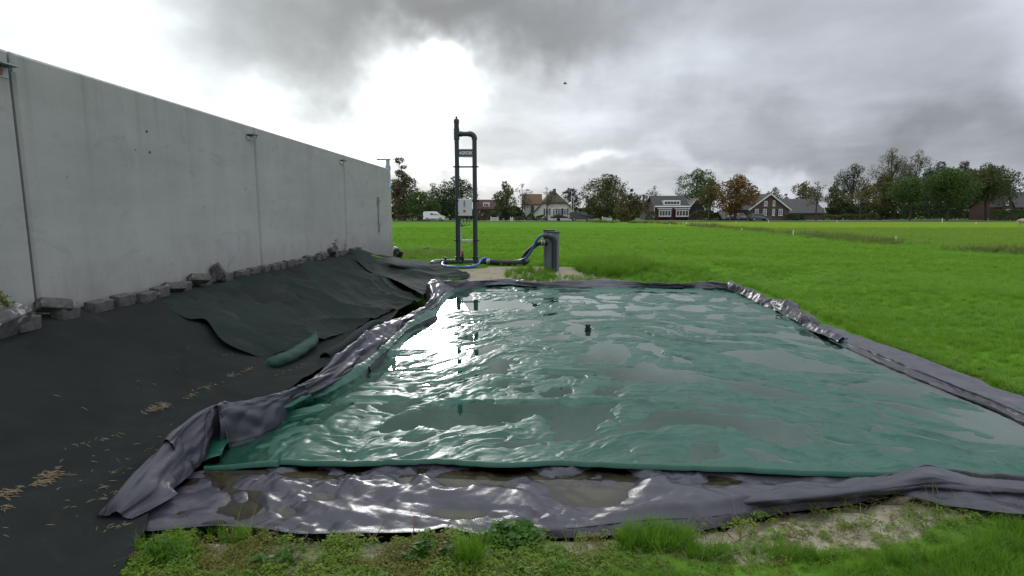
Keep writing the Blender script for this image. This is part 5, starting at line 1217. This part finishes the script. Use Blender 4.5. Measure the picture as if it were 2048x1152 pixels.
# hedges and shrubs
def hedge(u0, u1, vtop, Y, depth, label, leaf, seed, name="hedge", wob=.15):
    rg = np.random.default_rng(seed + 500); X0, X1 = fx(u0, Y), fx(u1, Y); H = fz(vtop, Y) - GZ; W = X1 - X0
    e = tag(empty(name, ((X0 + X1) / 2, Y, GZ - .03)), label, name.split('_')[-1], "hedges and shrubs before the houses"); n = int(min(3800, 70 + W * H * 60))
    t = rg.uniform(-.5, .5, n); q = rg.uniform(0, 1, n); prof = (1 + wob * np.sin(t * W * 1.3 + seed) + wob * rg.normal(size=n) * .5) * np.clip((.5 - np.abs(t)) * W / (H * .5), 0, 1) ** .5
    face = rg.uniform(size=n) < .6
    p = np.stack([t * W, np.where(face, -depth / 2 * (1 - .25 * q ** 2), rg.uniform(-depth / 2, depth / 2, n)), np.where(face, q * H * prof, H * prof * rg.uniform(.82, 1.03, n))], -1)
    a = rg.normal(size=(n, 3)); a /= np.linalg.norm(a, axis=1, keepdims=True); b = np.cross(a, rg.normal(size=(n, 3))); b /= np.linalg.norm(b, axis=1, keepdims=True); s = .20 * rg.uniform(.6, 1.4, n)[:, None]
    V = np.stack([p - a * s, p + b * s * .6, p + a * s, p - b * s * .6], 1)
    mesh_np("foliage", V.reshape(-1, 3), np.arange(n * 4).reshape(-1, 4), M[leaf], e, smooth=False)
    m = MB()
    for k in range(max(2, int(W / 1.2))): x = -W * .45 + k * W * .9 / max(1, int(W / 1.2)); m.tube([(x, 0, 0), (x + .1, 0, H * .6)], [.05, .03], 5)
    tag(m.build("stems", M['bark'], e), kind='stuff')
for args in [(787, 850, 430, 113, 1.5, "low rough hedge behind the wall's end, left of the white van", 'leaf_brown', 1), (900, 956, 418, 122, 2, "dark hedge behind the pipe tower's foot", 'leaf_dark', 2), (955, 992, 421, 121, 1.5, "brown hedge below the red roofed house", 'leaf_brown', 3),
             (1000, 1052, 423, 121, 2, "dark hedge between the clipped round trees and the farmhouse", 'leaf_dark', 4), (1052, 1070, 424, 118, 1.5, "dark round shrub at the left corner of the white farmhouse", 'leaf_green', 5), (1070, 1092, 431, 116, 1, "low clipped shrub under the farmhouse's left window", 'leaf_dark', 6),
             (1200, 1240, 424, 122, 2, "hedge behind the white sloping fence", 'leaf_dark', 7), (1290, 1314, 425, 118, 1.2, "shrub before the left corner of the brick house with dormer", 'leaf_mid', 8), (1376, 1440, 424, 120, 1.4, "reddish hedge between the brick house and the flagpole", 'leaf_brown', 9),
             (1440, 1500, 427, 126, 1.5, "dark hedge under the orange chestnut", 'leaf_dark', 10), (1566, 1606, 428, 118, 1.6, "clipped dark hedge before the barn's left part", 'leaf_dark', 11), (1655, 1790, 412, 137, 3, "long dark undergrowth beneath the tall trees", 'leaf_dark', 12),
             (1800, 1992, 404, 143, 3, "long dark hedge wall behind the roadside trees", 'leaf_dark', 13), (1984, 2075, 421, 117, 2.5, "dark green hedge before the far right brick house", 'leaf_green', 14), (1640, 1760, 430, 121, 1.2, "low grassy shrub line right of the barn", 'leaf_mid', 15)]:
    hedge(*args)
def topiary(u, vtop, w, Y, label, seed):
    e = T(u - w, u + w, vtop, Y, label, 'leaf_mid', .45, 1.3, seed=seed, lobes=8, name="clipped_tree", group="clipped round trees"); return e
topiary(984, 420, 10, 119, "clipped umbrella shaped tree below the red roofed house", 51); topiary(1020, 420, 10, 119, "clipped round headed tree right of the umbrella shaped one", 52); topiary(1036, 433, 7, 114, "small yellow green clipped dome by the second white gate", 53)

# far belt of wood behind everything
rg = np.random.default_rng(77); n = 22000
x = rg.uniform(-95, 235, n); hh = 3.2 + 1.6 * fbm(x * .05, x * 0, 3, 171) + .8 * fbm(x * .3, x * 0, 2, 172); p = np.stack([x, 172 + rg.uniform(-2, 2, n), GZ + hh * rg.uniform(0, 1, n) ** .8], -1)
A_ = rg.normal(size=(n, 3)); A_ /= np.linalg.norm(A_, axis=1, keepdims=True); B_ = np.cross(A_, rg.normal(size=(n, 3))); B_ /= np.linalg.norm(B_, axis=1, keepdims=True); s_ = .62 * rg.uniform(.5, 1.2, n)[:, None]
tag(mesh_np("distant_woods", np.stack([p - A_ * s_, p + B_ * s_ * .6, p + A_ * s_, p - B_ * s_ * .6], 1).reshape(-1, 3), np.arange(n * 4).reshape(-1, 4), M['leaf_dark'], smooth=False), kind='stuff')
# ------------------------------------------------------------------ houses
M['brick_red'] = mat('brick_red', (.105, .052, .042), .9, noise=(5, 5, .6), col2=(.07, .036, .03))
M['brick_brown'] = mat('brick_brown', (.125, .09, .075), .9, noise=(5, 5, .6), col2=(.085, .06, .05))
M['render_white'] = mat('render_white', (.66, .65, .60), .9, noise=(1.5, 5, .6), col2=(.54, .53, .48))
M['thatch'] = mat('thatch', (.115, .098, .072), .95, noise=(3, 5, .7, (1, 1, .3)), col2=(.07, .06, .045))
M['tile_orange'] = mat('tile_orange', (.135, .080, .045), .85, noise=(2.5, 5, .7), col2=(.14, .085, .04))
M['tile_red'] = mat('tile_red', (.105, .045, .036), .85, noise=(2.5, 5, .6), col2=(.07, .036, .03))
M['tile_dark'] = mat('tile_dark', (.050, .052, .055), .75, noise=(2, 4, .6), col2=(.034, .036, .038))
M['tile_grey'] = mat('tile_grey', (.085, .082, .078), .85, noise=(2, 4, .6), col2=(.06, .058, .055))
M['glass'] = mat('window_glass', (.02, .025, .03), .06, spec=.8)
M['shutter'] = mat('shutter_black', (.018, .02, .02), .6)
M['wood_dark'] = mat('dark_boarding', (.022, .024, .028), .8)
class House:
    """local frame: x along the front, y away from the camera, z up; origin at the front's middle"""
    def __init__(s, name, u, Y, label, rz=0.0, cat="house"): s.e = tag(empty(name, (fx(u, Y), Y, GZ - .05), rz), label, cat); s.k = Y * CP / F; s.Y = Y; s.u = u
    def X(s, u): return (u - s.u) * s.k
    def Z(s, v): return fz(v, s.Y) - GZ + .05
    def gable(s, x0, x1, d, hw, hr, axis, wall, roof, over=.3, y0=0.0, thick=.16, trim=None):
        y1 = y0 + d; m = MB()
        if axis == 'x':
            ym = (y0 + y1) / 2
            for x, o in ((x0, -1), (x1, 1)): pass
            m.add([(x0, y0, 0), (x1, y0, 0), (x1, y1, 0), (x0, y1, 0), (x0, y0, hw), (x1, y0, hw), (x1, y1, hw), (x0, y1, hw), (x0, ym, hr), (x1, ym, hr)], [(0, 1, 5, 4), (1, 2, 6, 9, 5), (2, 3, 7, 6), (3, 0, 4, 8, 7)])
            w = m.build("wall", M[wall], s.e); sl = (hr - hw) / (d / 2)
            for sg, ye in ((-1, y0), (1, y1)):
                r = MB(); a = [(x0 - over, ye + sg * over, hw - over * sl + .02), (x1 + over, ye + sg * over, hw - over * sl + .02), (x1 + over, ym, hr + .02), (x0 - over, ym, hr + .02)]; r.prism(a, (0, 0, thick)); ro = r.build("roof", M[roof], s.e)
        else:
            xm = (x0 + x1) / 2
            m.add([(x0, y0, 0), (x1, y0, 0), (x1, y1, 0), (x0, y1, 0), (x0, y0, hw), (x1, y0, hw), (x1, y1, hw), (x0, y1, hw), (xm, y0, hr), (xm, y1, hr)], [(0, 1, 5, 8, 4), (1, 2, 6, 5), (2, 3, 7, 9, 6), (3, 0, 4, 7)])
            w = m.build("wall", M[wall], s.e); sl = (hr - hw) / ((x1 - x0) / 2)
            for sg, xe in ((-1, x0), (1, x1)):
                r = MB(); a = [(xe + sg * over, y0 - over, hw - over * sl + .02), (xe + sg * over, y1 + over, hw - over * sl + .02), (xm, y1 + over, hr + .02), (xm, y0 - over, hr + .02)]; r.prism(a, (0, 0, thick)); ro = r.build("roof", M[roof], s.e)
                if trim:
                    t = MB(); a = [(xe + sg * over, y0 - over - .05, hw - over * sl - .12), (xm, y0 - over - .05, hr - .10), (xm, y0 - over - .05, hr + .22), (xe + sg * over, y0 - over - .05, hw - over * sl + .2)]; t.prism(a, (0, .045, 0)); t.build("barge_board", M[trim], s.e)
        return w
    def window(s, u0, u1, v0, v1, y=0.0, cols=2, rows=1, frame='white', t=.09, shutters=0.0, name="window"):
        x0, x1, z1, z0 = s.X(u0), s.X(u1), s.Z(v0), s.Z(v1); w, h = x1 - x0, z1 - z0; cx, cz = (x0 + x1) / 2, (z0 + z1) / 2; m = MB()
        for zz_ in (z0 + t / 2, z1 - t / 2): m.box((cx, y - .04, zz_), (w, .10, t))
        for k in range(cols + 1): m.box((x0 + t / 2 + (w - t) * k / cols, y - .045, cz), (t if k in (0, cols) else t * .7, .10, h - 2 * t))
        for k in range(1, rows): m.box((cx, y - .05, z0 + h * k / rows), (w - 2 * t, .09, t * .6))
        o = m.build(name, M[frame], s.e)
        MB().box((cx, y - .012, cz), (w - .05, .03, h - .05)).build("pane", M['glass'], o)
        MB().box((cx, y - .08, z0 - .04), (w + .12, .16, .06)).build("sill", M[frame], o)
        if shutters:
            for sg in (-1, 1): MB().box((cx + sg * (w / 2 + shutters / 2 + .02), y - .03, cz), (shutters, .06, h)).build("shutter", M['shutter'], s.e)
        return o
    def box(s, name, u0, u1, v0, v1, y0, dy, m_, parent=None):
        x0, x1, z1, z0 = s.X(u0), s.X(u1), s.Z(v0), s.Z(v1); return MB().box(((x0 + x1) / 2, y0 + dy / 2, (z0 + z1) / 2), (x1 - x0, dy, z1 - z0)).build(name, M[m_], parent or s.e)
# red roofed house behind the pipe tower
h = House("red_roof_house", 973, 132, "house with red tiled roof and white dormer right of the pipe tower")
h.gable(h.X(952), h.X(1002), 7, h.Z(418), h.Z(400), 'x', 'brick_brown', 'tile_red', .25)
d_ = h.box("dormer", 966, 979, 405, 415, .7, 1.6, 'white'); h.window(967.5, 977.5, 406.3, 413.6, .70, 3, 1); h.window(958, 966, 421, 430, 0, 2); h.window(982, 990, 421, 430, 0, 2)
# white farmhouse
h = House("white_farmhouse", 1108, 123, "white rendered farmhouse with thatched gable and black shutters")
# half-hipped thatch: the front slope comes down over the upper gable
x0, x1, xm, zt_, ze_ = h.X(1064), h.X(1155), h.X(1108), h.Z(379.5), h.Z(426)
zh = h.Z(404); f_ = (zt_ - zh) / (zt_ - ze_); xa, xb = xm + (x0 - xm) * f_, xm + (x1 - xm) * f_; i_ = .35
m = MB(); m.add([(x0 + i_, 0, 0), (x1 - i_, 0, 0), (x1 - i_, 0, ze_), (xb - i_, 0, zh), (xa + i_, 0, zh), (x0 + i_, 0, ze_), (x0 + i_, 16, 0), (x1 - i_, 16, 0), (x1 - i_, 16, ze_), (xm, 16, zt_ - .3), (x0 + i_, 16, ze_)], [(0, 1, 2, 3, 4, 5), (1, 7, 8, 2), (7, 6, 10, 9, 8), (6, 0, 5, 10)]); m.build("wall", M['render_white'], h.e)
for ring in ([(xa, -.4, zh), (xb, -.4, zh), (xm, 2.0, zt_)], [(x0, -.4, ze_ - .1), (xa, -.4, zh), (xm, 2.0, zt_), (xm, 16.3, zt_), (x0, 16.3, ze_ - .1)], [(xb, -.4, zh), (x1, -.4, ze_ - .1), (x1, 16.3, ze_ - .1), (xm, 16.3, zt_), (xm, 2.0, zt_)]):
    m = MB(); m.prism(ring, (0, 0, -.32)); m.build("roof", M['thatch'], h.e)
h.gable(h.X(1047), h.X(1084), 6, h.Z(408), h.Z(388), 'x', 'render_white', 'tile_orange', .2, y0=2.2)
h.box("chimney", 1106.5, 1112, 377, 388, 1.0, .6, 'brick_brown')
for (a, b) in ((1090, 1098), (1114, 1122), (1127, 1134)): h.window(a, b, 417, 430, 0, 2, 3, shutters=.26)
h.window(1105, 1110, 417, 433, 0, 1, 4, name="door"); h.window(1104.5, 1109.5, 407, 411.5, 0, 2); h.window(1062, 1068.5, 411, 424, 2.2, 2, 2, frame='wood_dark'); h.window(1076, 1081, 412, 418, 0, 2)
MB().box((h.X(1146), -1.0, h.Z(412)), (.07, .07, h.Z(392) - h.Z(433))).build("downpipe", M['white'], h.e)
# brick house with dormer
h = House("brick_dormer_house", 1341, 121, "red brick house with long white dormer and two white bay windows")
h.gable(h.X(1309), h.X(1376), 8, h.Z(414), h.Z(392), 'x', 'brick_red', 'tile_dark', .3)
h.box("fascia", 1308, 1379, 411.5, 414.2, -.50, .14, 'white')
d_ = h.box("dormer", 1326.5, 1360.5, 400.5, 411, .35, 2.4, 'white'); h.window(1328, 1359, 402, 409.5, .35, 5, 1)
for a, b in ((1314, 1340), (1348, 1375)):
    bx = h.box("bay_window", a, b, 418, 436, -.9, .9, 'brick_red'); h.window(a + 1, b - 1, 420.5, 432.5, -.9, 4, 1, t=.12); h.box("bay_roof", a - 1, b + 1, 416.8, 418.4, -1.05, 1.0, 'white', bx)
MB().cyl((h.X(1307), -.4, h.Z(440)), (h.X(1307), -.4, h.Z(413)), .06, 8).build("downpipe", M['white'], h.e)
# dark boarded barn with white gable trim
h = House("boarded_shed", 1392, 131, "dark boarded shed with white gable trim right of the brick house", -.15, "shed")
h.gable(h.X(1378), h.X(1407), 9, h.Z(416), h.Z(397), 'y', 'wood_dark', 'tile_grey', .25, trim='white')
h = House("small_outbuilding", 1300, 133, "small dark outbuilding behind the left end of the brick house", 0, "shed")
h.gable(h.X(1291), h.X(1309), 6, h.Z(415), h.Z(401), 'y', 'wood_dark', 'tile_grey', .2)
# brown brick farmhouse and its barn
h = House("brown_farmhouse", 1537.5, 124, "brown brick farmhouse with broad white edged gable and white windows")
h.gable(h.X(1498), h.X(1577), 14, h.Z(418.5), h.Z(388.5), 'y', 'brick_brown', 'tile_dark', .35, trim='white')
for a, b in ((1508.5, 1516), (1524.5, 1532), (1543, 1548.5), (1556, 1564)): h.window(a, b, 418, 431, 0, 2, 3, t=.13, shutters=.22)
h.window(1526, 1532.5, 402, 412, 0, 2, 2, t=.12); h.window(1543.5, 1548, 401, 412, 0, 1, 2, t=.12)
h.box("chimney", 1532, 1537, 384, 391, 5, .6, 'brick_brown')
h = House("long_barn", 1612, 129, "long low barn with grey roof and brick wall beside the brown farmhouse", 0, "barn")
h.gable(h.X(1568), h.X(1650), 12, h.Z(426), h.Z(398), 'x', 'brick_brown', 'tile_grey', .3)
h.box("barn_door", 1610, 1615.5, 426.5, 436.5, -.05, .12, 'tile_grey')
pl_ = MB().tube([(h.X(1646), -.8, h.Z(426)), (h.X(1642), -.2, h.Z(402))], .06, 6).build("downpipe", M['white'], h.e)
# far right brick house
h = House("brick_house", 2040, 123, "dark red brick house with roof lights at the right edge of the picture")
h.gable(h.X(2004), h.X(2082), 9, h.Z(414), h.Z(384), 'x', 'brick_red', 'tile_dark', .3)
h.gable(h.X(1992), h.X(2014), 3, h.Z(412), h.Z(392), 'y', 'brick_red', 'tile_dark', .2, y0=-1.2, trim=None)
h.box("chimney", 2031, 2037, 381.5, 390, 3.4, .6, 'brick_red')
h.window(2008.5, 2015.5, 401.5, 410.5, -.02, 2, 2, t=.13); h.window(1997, 2003, 402, 410.5, -1.2, 1, 2, t=.13); h.window(2000, 2009, 418.5, 428, -1.2, 2, 2, t=.13); h.window(2016, 2021, 418.5, 425, 0, 1, 2)
for a in (2027, 2036, 2046):
    x0, z0 = h.X(a), h.Z(408); MB().prism([(x0, .75, z0 - .55), (x0 + .55, .75, z0 - .55), (x0 + .55, 1.65, z0 + .20), (x0, 1.65, z0 + .20)], (0, -.10, .12)).build("roof_light", M['white'], h.e)
h = House("pale_roofed_shed", 1793, 158, "pale roofed shed glimpsed between the trunks of the tall trees", 0, "shed")
h.gable(h.X(1776), h.X(1808), 8, h.Z(426), h.Z(415), 'x', 'brick_brown', 'white', .2)

# ------------------------------------------------------------------ vehicles
M['car_white'] = mat('car_paint_white', (.72, .73, .74), .25, coat=.6); M['car_black'] = mat('car_paint_black', (.012, .012, .015), .25, coat=.6); M['car_silver'] = mat('car_paint_silver', (.28, .29, .30), .3, metal=.4, coat=.5); M['car_grey'] = mat('car_paint_grey', (.10, .105, .11), .3, metal=.3, coat=.5)
M['tyre'] = mat('tyre', (.014, .014, .014), .9); M['lamp_red'] = mat('tail_lamp', (.35, .02, .02), .3); M['lamp_clear'] = mat('head_lamp', (.6, .6, .6), .2); M['trim'] = mat('black_trim', (.02, .02, .02), .7)
def vehicle(name, u0, u1, Y, label, paint, prof, glass, length, width=1.75, cat="car", dirn=1, wheels=(.18, .80), wr=.32, rz=0.0):
    """prof/glass: side outlines in fractions of length and metres of height, nose at 1; dirn=1 means the nose points right"""
    e = tag(empty(name, (fx((u0 + u1) / 2, Y), Y, GZ + .02), rz), label, cat, "vehicles parked along the far road"); L = length
    xx = lambda f: (f - .5) * L * dirn
    zmid = .95; m = MB()
    n = len(prof); low = [(xx(f), z) for f, z in prof]
    tuck = lambda z: 0 if z <= zmid else min(.22, (z - zmid) * .30)
    A = [(x, -width / 2 + tuck(z), z) for x, z in low]; Bv = [(x, width / 2 - tuck(z), z) for x, z in low]
    m.add(A + Bv, [tuple(range(n)), tuple(range(2 * n - 1, n - 1, -1))] + [(i, i + n, (i + 1) % n + n, (i + 1) % n) for i in range(n)])
    b = m.build("body", paint, e)
    for poly in glass:
        for sg in (-1, 1):
            g = MB(); g.prism([(xx(f), sg * (width / 2 - tuck(z) + .008), z) for f, z in poly], (0, -sg * .03, 0)); g.build("side_window", M['glass'], b)
    for f in wheels:
        for sg in (-1, 1):
            w = MB().cyl((xx(f), sg * (width / 2 - .19), wr), (xx(f), sg * (width / 2 + .012), wr), wr, 18).build("wheel", M['tyre'], e, True)
            MB().cyl((xx(f), sg * (width / 2 + .010), wr), (xx(f), sg * (width / 2 + .022), wr), wr * .6, 12).build("rim", M['steel'], w, True)
    for sg in (-1, 1):
        MB().box((xx(.985), sg * (width / 2 - .22), .68), (.10, .30, .15)).build("headlight", M['lamp_clear'], e); MB().box((xx(.012), sg * (width / 2 - .13), .85), (.08, .18, .35)).build("tail_light", M['lamp_red'], e)
    MB().box((0, -width / 2 - .012, .40), (L * .42, .03, .12)).build("side_trim", M['trim'], e)
    return e
van_p = [(0, .32), (0, 1.55), (.02, 1.76), (.10, 1.83), (.52, 1.84), (.62, 1.78), (.78, 1.16), (.97, .95), (1.0, .75), (1.0, .3)]
vehicle("delivery_van", 848, 890, 109, "small white van with a side window parked at the field's far left", M['car_white'], van_p, [[(.34, 1.18), (.34, 1.62), (.48, 1.62), (.48, 1.18)], [(.51, 1.18), (.51, 1.64), (.60, 1.62), (.73, 1.18)]], 4.2, cat="van")
vehicle("black_van", 1140, 1184, 109, "black van towing a low trailer in front of the white farmhouse", M['car_black'], [(0, .35), (.0, 1.6), (.03, 1.75), (.60, 1.78), (.68, 1.70), (.80, 1.2), (.97, 1.02), (1, .8), (1, .32)], [[(.50, 1.2), (.50, 1.58), (.63, 1.56), (.76, 1.2)]], 4.5, 1.85, cat="van")
car_p = [(0, .35), (.0, .85), (.05, 1.0), (.16, 1.38), (.28, 1.46), (.52, 1.45), (.70, 1.02), (.96, .88), (1, .65), (1, .3)]
cg = [[(.14, 1.02), (.20, 1.32), (.30, 1.38), (.38, 1.38), (.38, 1.02)], [(.41, 1.02), (.41, 1.38), (.51, 1.38), (.64, 1.02)]]
vehicle("parked_car", 1504, 1532, 110.5, "dark grey car parked before the brown farmhouse's gable", M['car_grey'], car_p, cg, 4.2)
vehicle("parked_car", 1468, 1491, 120, "silver car half under the orange chestnut tree", M['car_silver'], car_p, cg, 4.2, rz=.5)
vehicle("parked_van", 1438, 1456, 122, "white van seen end-on between the flagpole and the chestnut", M['car_white'], van_p, [[(.34, 1.18), (.34, 1.62), (.48, 1.62), (.48, 1.18)], [(.51, 1.18), (.51, 1.64), (.60, 1.62), (.73, 1.18)]], 4.0, cat="van", rz=1.0)
tr = tag(empty("car_trailer", (fx(1119, 109), 109, GZ)), "low dark trailer coupled behind the black van", "trailer")
MB().box((0, 0, .62), (3.4, 1.6, .12)).build("trailer_bed", M['trim'], tr)
for sg in (-1, 1):
    MB().box((-.1, sg * .78, .78), (3.2, .05, .22)).build("side_board", M['wood_dark'], tr); MB().cyl((-.2, sg * .70, .30), (-.2, sg * .86, .30), .30, 16).build("wheel", M['tyre'], tr, True)
MB().box((1.95, 0, .5), (.8, .10, .10)).build("tow_bar", M['steel'], tr); MB().tube([(-1.2, 0, .7), (-.6, .1, 1.0), (.3, -.1, .95), (1.0, 0, .75)], [.2, .3, .28, .15], 8).build("covered_load", M['trim'], tr, True)

# ------------------------------------------------------------------ gates, poles, stakes
def gate(u0, u1, v0, v1, Y, label, slope=0.0):
    X0, X1 = fx(u0, Y), fx(u1, Y); H = fz(v0, Y) - GZ; e = tag(empty("white_gate", ((X0 + X1) / 2, Y, GZ)), label, "gate"); w = X1 - X0
    for x, hh in ((-w / 2, H), (w / 2, H * (1 - slope))): MB().box((x, 0, hh / 2 + .06), (.14, .14, hh + .12)).build("gate_post", M['white'], e)
    for k in range(4):
        z0, z1 = H * (.18 + .24 * k), H * (.18 + .24 * k) * (1 - slope); MB().prism([(-w / 2 + .07, -.02, z0 - .05), (w / 2 - .07, -.02, z1 - .05), (w / 2 - .07, -.02, z1 + .05), (-w / 2 + .07, -.02, z0 + .05)], (0, .04, 0)).build("rail", M['white'], e)
gate(982, 996, 434.5, 444, 107, "white wooden gate right of the pipe tower, below the clipped tree"); gate(1021, 1025.5, 435, 443, 107, "narrow white gate end beside the yellow green dome"); gate(1204.5, 1223, 434, 442, 109, "white fence sloping down towards the broad low bush", .35)
def pole(u, v0, Y, label, m_, r=.05, name="flagpole", cat="pole", foot_v=None):
    H = fz(v0, Y) - GZ; e = tag(empty(name, (fx(u, Y), Y, GZ)), label, cat); MB().cyl((0, 0, 0), (0, 0, H), r, 8, r * .6).build("shaft", m_, e, True); MB().tube([(0, 0, H - .02), (0, 0, H + r), (0, 0, H + 2 * r)], [r * .6, r * 1.3, r * .5], 8).build("finial", m_, e, True)
pole(1142.5, 385, 114, "thin white flagpole right of the white farmhouse", M['white'], .045); pole(1416.5, 396, 113, "pale thick pole before the slender olive tree", M['bark_pale'], .08, "wooden_pole")
def stake(u, v0, v1, label, m_='white', w=.05):
    Y = P(u, v1, .2)[1]; X = fx(u, Y, .2); H = fz(v0, Y) - .2; e = MB().box((0, 0, H / 2), (w, w, H), bev=.008).build("fence_stake", M[m_]); e.location = (X, Y, .19); tag(e, label, "stake", "white stakes across the pasture")
G1 = "white stakes across the pasture"
for (u, a, b, l) in [(1373, 443, 447.5, "farthest white stake where the ditch line starts, below the shed"), (1340, 446, 450, "tiny white stake below the brick house with dormer"), (1483.5, 455.5, 462, "white stake left of the ditch bend, below the brown farmhouse"), (1472, 443, 446.5, "white stake below the silver car"),
                     (1586, 460, 471, "white stake in the pasture below the long barn"), (1537, 440, 445, "white stake below the brown farmhouse's gable"), (1674, 441.5, 445.5, "white stake left of the first young roadside tree"), (1686, 436, 441, "white stake at the foot of the dark bushes"),
                     (1791, 472, 485, "tallest and nearest white stake, alone in the right pasture"), (1884, 436, 446, "white stake below the broadest roadside tree"), (1952, 444, 448, "white stake nearest the last roadside tree"), (1914, 436, 441, "short white stake right of the broadest tree's trunk"), (1976, 435, 441, "white stake left of the far right house's hedge"), (2020, 437, 441, "farthest right white stake, before the dark green hedge")]:
    stake(u, a, b, l, w=.05 if b > 455 else .07)
# sheep at the right edge
sy = P(2045, 453, .2)[1]; sh = tag(empty("sheep", (fx(2046, sy, .2), sy, .19)), "cream woolly sheep grazing at the right edge of the pasture", "sheep")
M['wool'] = mat('wool', (.50, .43, .33), .95, bump=(18, .9, .05), noise=(6, 4, .6), col2=(.36, .29, .21)); M['sheep_face'] = mat('sheep_face', (.42, .36, .30), .9)
mb = MB(); mb.tube([(-.52, 0, .62), (-.46, 0, .64), (-.2, 0, .66), (.15, 0, .65), (.42, 0, .63), (.55, 0, .60)], [.05, .21, .27, .28, .24, .06], 14); mb.tube([(-.40, 0, .70), (-.56, 0, .72), (-.64, 0, .66)], [.15, .12, .06], 10)
for x in (-.32, .36):
    for y in (-.12, .12): mb.tube([(x, y, .55), (x + .02, y, .30), (x, y, 0)], [.08, .045, .04], 8)
mb.build("fleece", M['wool'], sh, True)
mb = MB(); mb.tube([(-.58, 0, .72), (-.68, 0, .64), (-.78, 0, .56), (-.80, 0, .54)], [.09, .085, .055, .03], 10); mb.tube([(-.60, .07, .76), (-.62, .17, .73)], [.03, .015], 6); mb.tube([(-.60, -.07, .76), (-.62, -.17, .73)], [.03, .015], 6); mb.build("head", M['sheep_face'], sh, True)
# bird in the sky
q = at(1130, 167.5, 34); bi = tag(empty("bird", q), "tiny dark bird flying in the cloudy sky", "bird")
mb = MB(); mb.tube([(-.11, 0, 0), (-.06, 0, .01), (.03, 0, .01), (.10, 0, -.005), (.15, 0, -.01)], [.012, .032, .036, .02, .012], 8)
for sg in (-1, 1): mb.add([(.04, sg * .02, .01), (-.04, sg * .02, .01), (-.05, sg * .12, .07), (-.03, sg * .22, .05), (.03, sg * .13, .075), (.04, sg * .02, .0), (-.04, sg * .02, .0)], [(0, 1, 2, 4), (4, 2, 3), (0, 4, 2, 1)])
mb.build("body", M['black'], bi, True)
